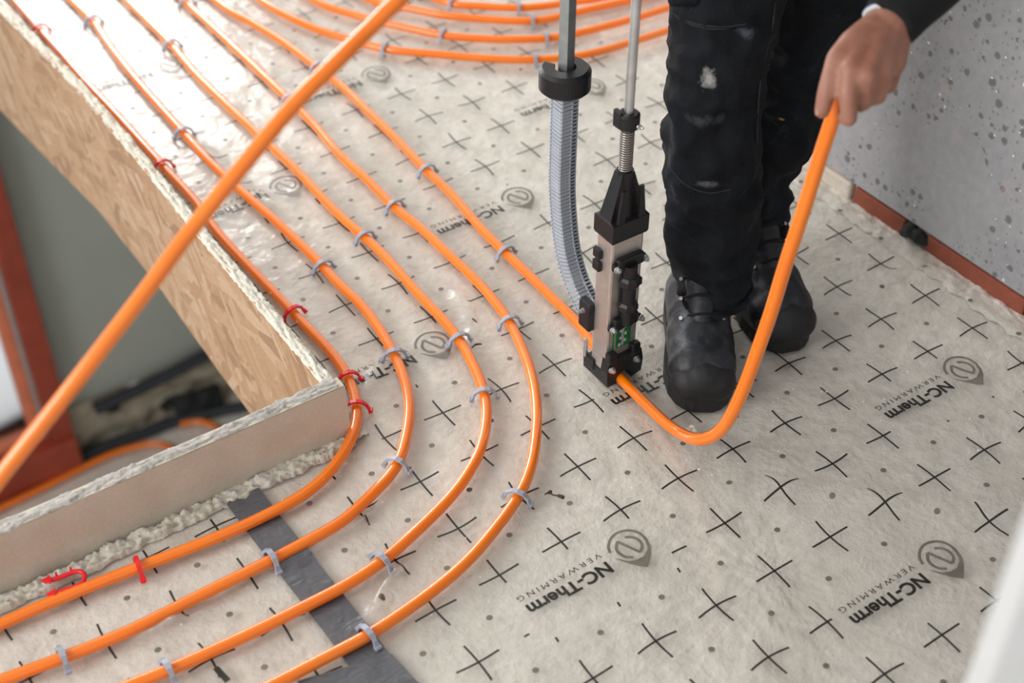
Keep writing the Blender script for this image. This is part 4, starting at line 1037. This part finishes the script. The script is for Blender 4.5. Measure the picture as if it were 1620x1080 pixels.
def boot(toe, back, side, name, shaft_top, label):
    """toe: ground point at the tip, back: unit vector to the heel"""
    z = Vector((0, 0, 1)); P = lambda t, s, h: toe + back * t + side * s + z * h
    root = empty(name, P(.14, 0, 0)); root['label'] = label
    root.parent = person
    def loc(o):
        o.parent = root; o.location = -root.location; return o
    up_ = MB()
    up_.capsule(P(.055, -.010, .048), .042, P(.058, .010, .048), .042)
    up_.capsule(P(.058, -.006, .050), .043, P(.11, -.006, .058), .046); up_.capsule(P(.058, .006, .050), .043, P(.11, .006, .058), .046)
    up_.capsule(P(.10, 0, .062), .046, P(.175, 0, .085), .049); up_.capsule(P(.17, 0, .05), .045, P(.235, 0, .05), .041)
    up_.chain([(P(.18, 0, .085), .05), (shaft_top, .050)])
    loc(remeshed(up_, 'upper', M['leather'], 0.004, 4, None, lambda p, n: .0016 * noise.noise(p * 55) if p.z > .02 else 0))
    o2 = []
    for t, w in ((0.004, .014), (.010, .027), (.022, .039), (.045, .049), (.08, .053), (.12, .049), (.17, .042), (.22, .042), (.255, .038), (.275, .024), (.281, .010)): o2.append((t, w))
    poly = [(t, w) for t, w in o2] + [(t, -w) for t, w in reversed(o2)]
    so = MB(); so.prism(poly, toe + z * .001, back, side, z, .024)
    loc(so.build('sole', M['rubber']))
    cap_ = MB(); cap_.chain([(P(.034, -.016, .038), .0335), (P(.034, .016, .038), .0335)]); cap_.capsule(P(.04, 0, .042), .040, P(.06, 0, .045), .0435)
    loc(remeshed(cap_, 'toe_cap', M['rubber'], 0.004, 4))
    tg = MB(); tg.capsule(P(.105, 0, .098), .020, P(.150, 0, .130), .026); loc(remeshed(tg, 'tongue', M['leather'], .004, 3))
    for k in range(3):
        t = .098 + k * .019; h = .107 + k * .022
        lc_ = MB().tube(spline([P(t + .012, -.030, h - .012), P(t, -.012, h + .004), P(t - .002, 0, h + .007), P(t, .012, h + .004), P(t + .012, .030, h - .012)], .005), .0026, 8)
        loc(lc_.build('lace', M['jacket']))
        for s in (-1, 1):
            ey_ = MB().cyl(P(t + .010, s * .029, h - .012), P(t + .004, s * .032, h - .006), 0.0038, .003, 10); loc(ey_.build('eyelet', M['steel']))
    return root
dB = (Fd - Rt * .28).normalized(); sB = Vector((dB.y, -dB.x, 0))
boot(A_TOE, Fd, Rt, 'work_boot', legA[1][0], 'scuffed black work boot stepping forward beside the tacker')
boot(B_TOE, dB, sB, 'work_boot', legB[1][0], 'black laced work boot set back behind the rising pipe')

# ------------------------------------------------------------------ small debris
cr = MB()
def crumb(p, r):
    bm = bmesh.new(); bmesh.ops.create_icosphere(bm, subdivisions=1, radius=r)
    for v in bm.verts: v.co = v.co * random.uniform(.6, 1.3) + p
    cr.frombm(bm)
for k in range(150):
    i = random.randrange(20, len(PIPES[1]) - 20); p = PIPES[1][i]
    if p.y > 1.0 or p.x < -0.5: continue
    a = random.uniform(-2.6, 2.6); t = (PIPES[1][i + 1] - p).normalized(); s = t.cross(Vector((0, 0, 1)))
    crumb(p + (s * math.sin(a) + Vector((0, 0, 1)) * math.cos(a)) * (R_P if abs(a) < 1.6 else .013) + Vector((0, 0, .0 if abs(a) < 1.6 else .004)), random.uniform(.0006, .0014))
for k in range(110):
    x, y = random.choice([(1100, 690), (690, 640), (560, 700), (620, 700), (700, 900), (1300, 640), (1480, 640), (1000, 560), (300, 930)])
    q = on_z(x + random.gauss(0, 70), y + random.gauss(0, 45))
    if hidden(q.x, q.y): continue
    crumb(Vector(drape(q.x, q.y, .001)), random.uniform(.0005, .0015))
for x, y in ((1094, 678), (1089, 683), (1098, 684)):
    q = on_z(x, y); crumb(Vector(drape(q.x, q.y, .003)), .0045)
tag(cr.build('foam_crumbs', M['crumb']), 'white foam crumbs strewn over foil and pipes', 'crumbs', kind='stuff')
tw = MB(); T = [on_z(*p, .004) for p in ((862, 782), (868, 779), (876, 783), (884, 784), (890, 786))]
tw.tube(spline(T, .003), .0011, 6).capsule(T[1], .0022, T[1] + Vector((.003, 0, 0)), .0026, 8).capsule(T[-1], .003, T[-2], .0024, 8)
tag(tw.build('twig', M['twig']), 'tiny brown twig lying beside the outer pipe bend', 'twig')
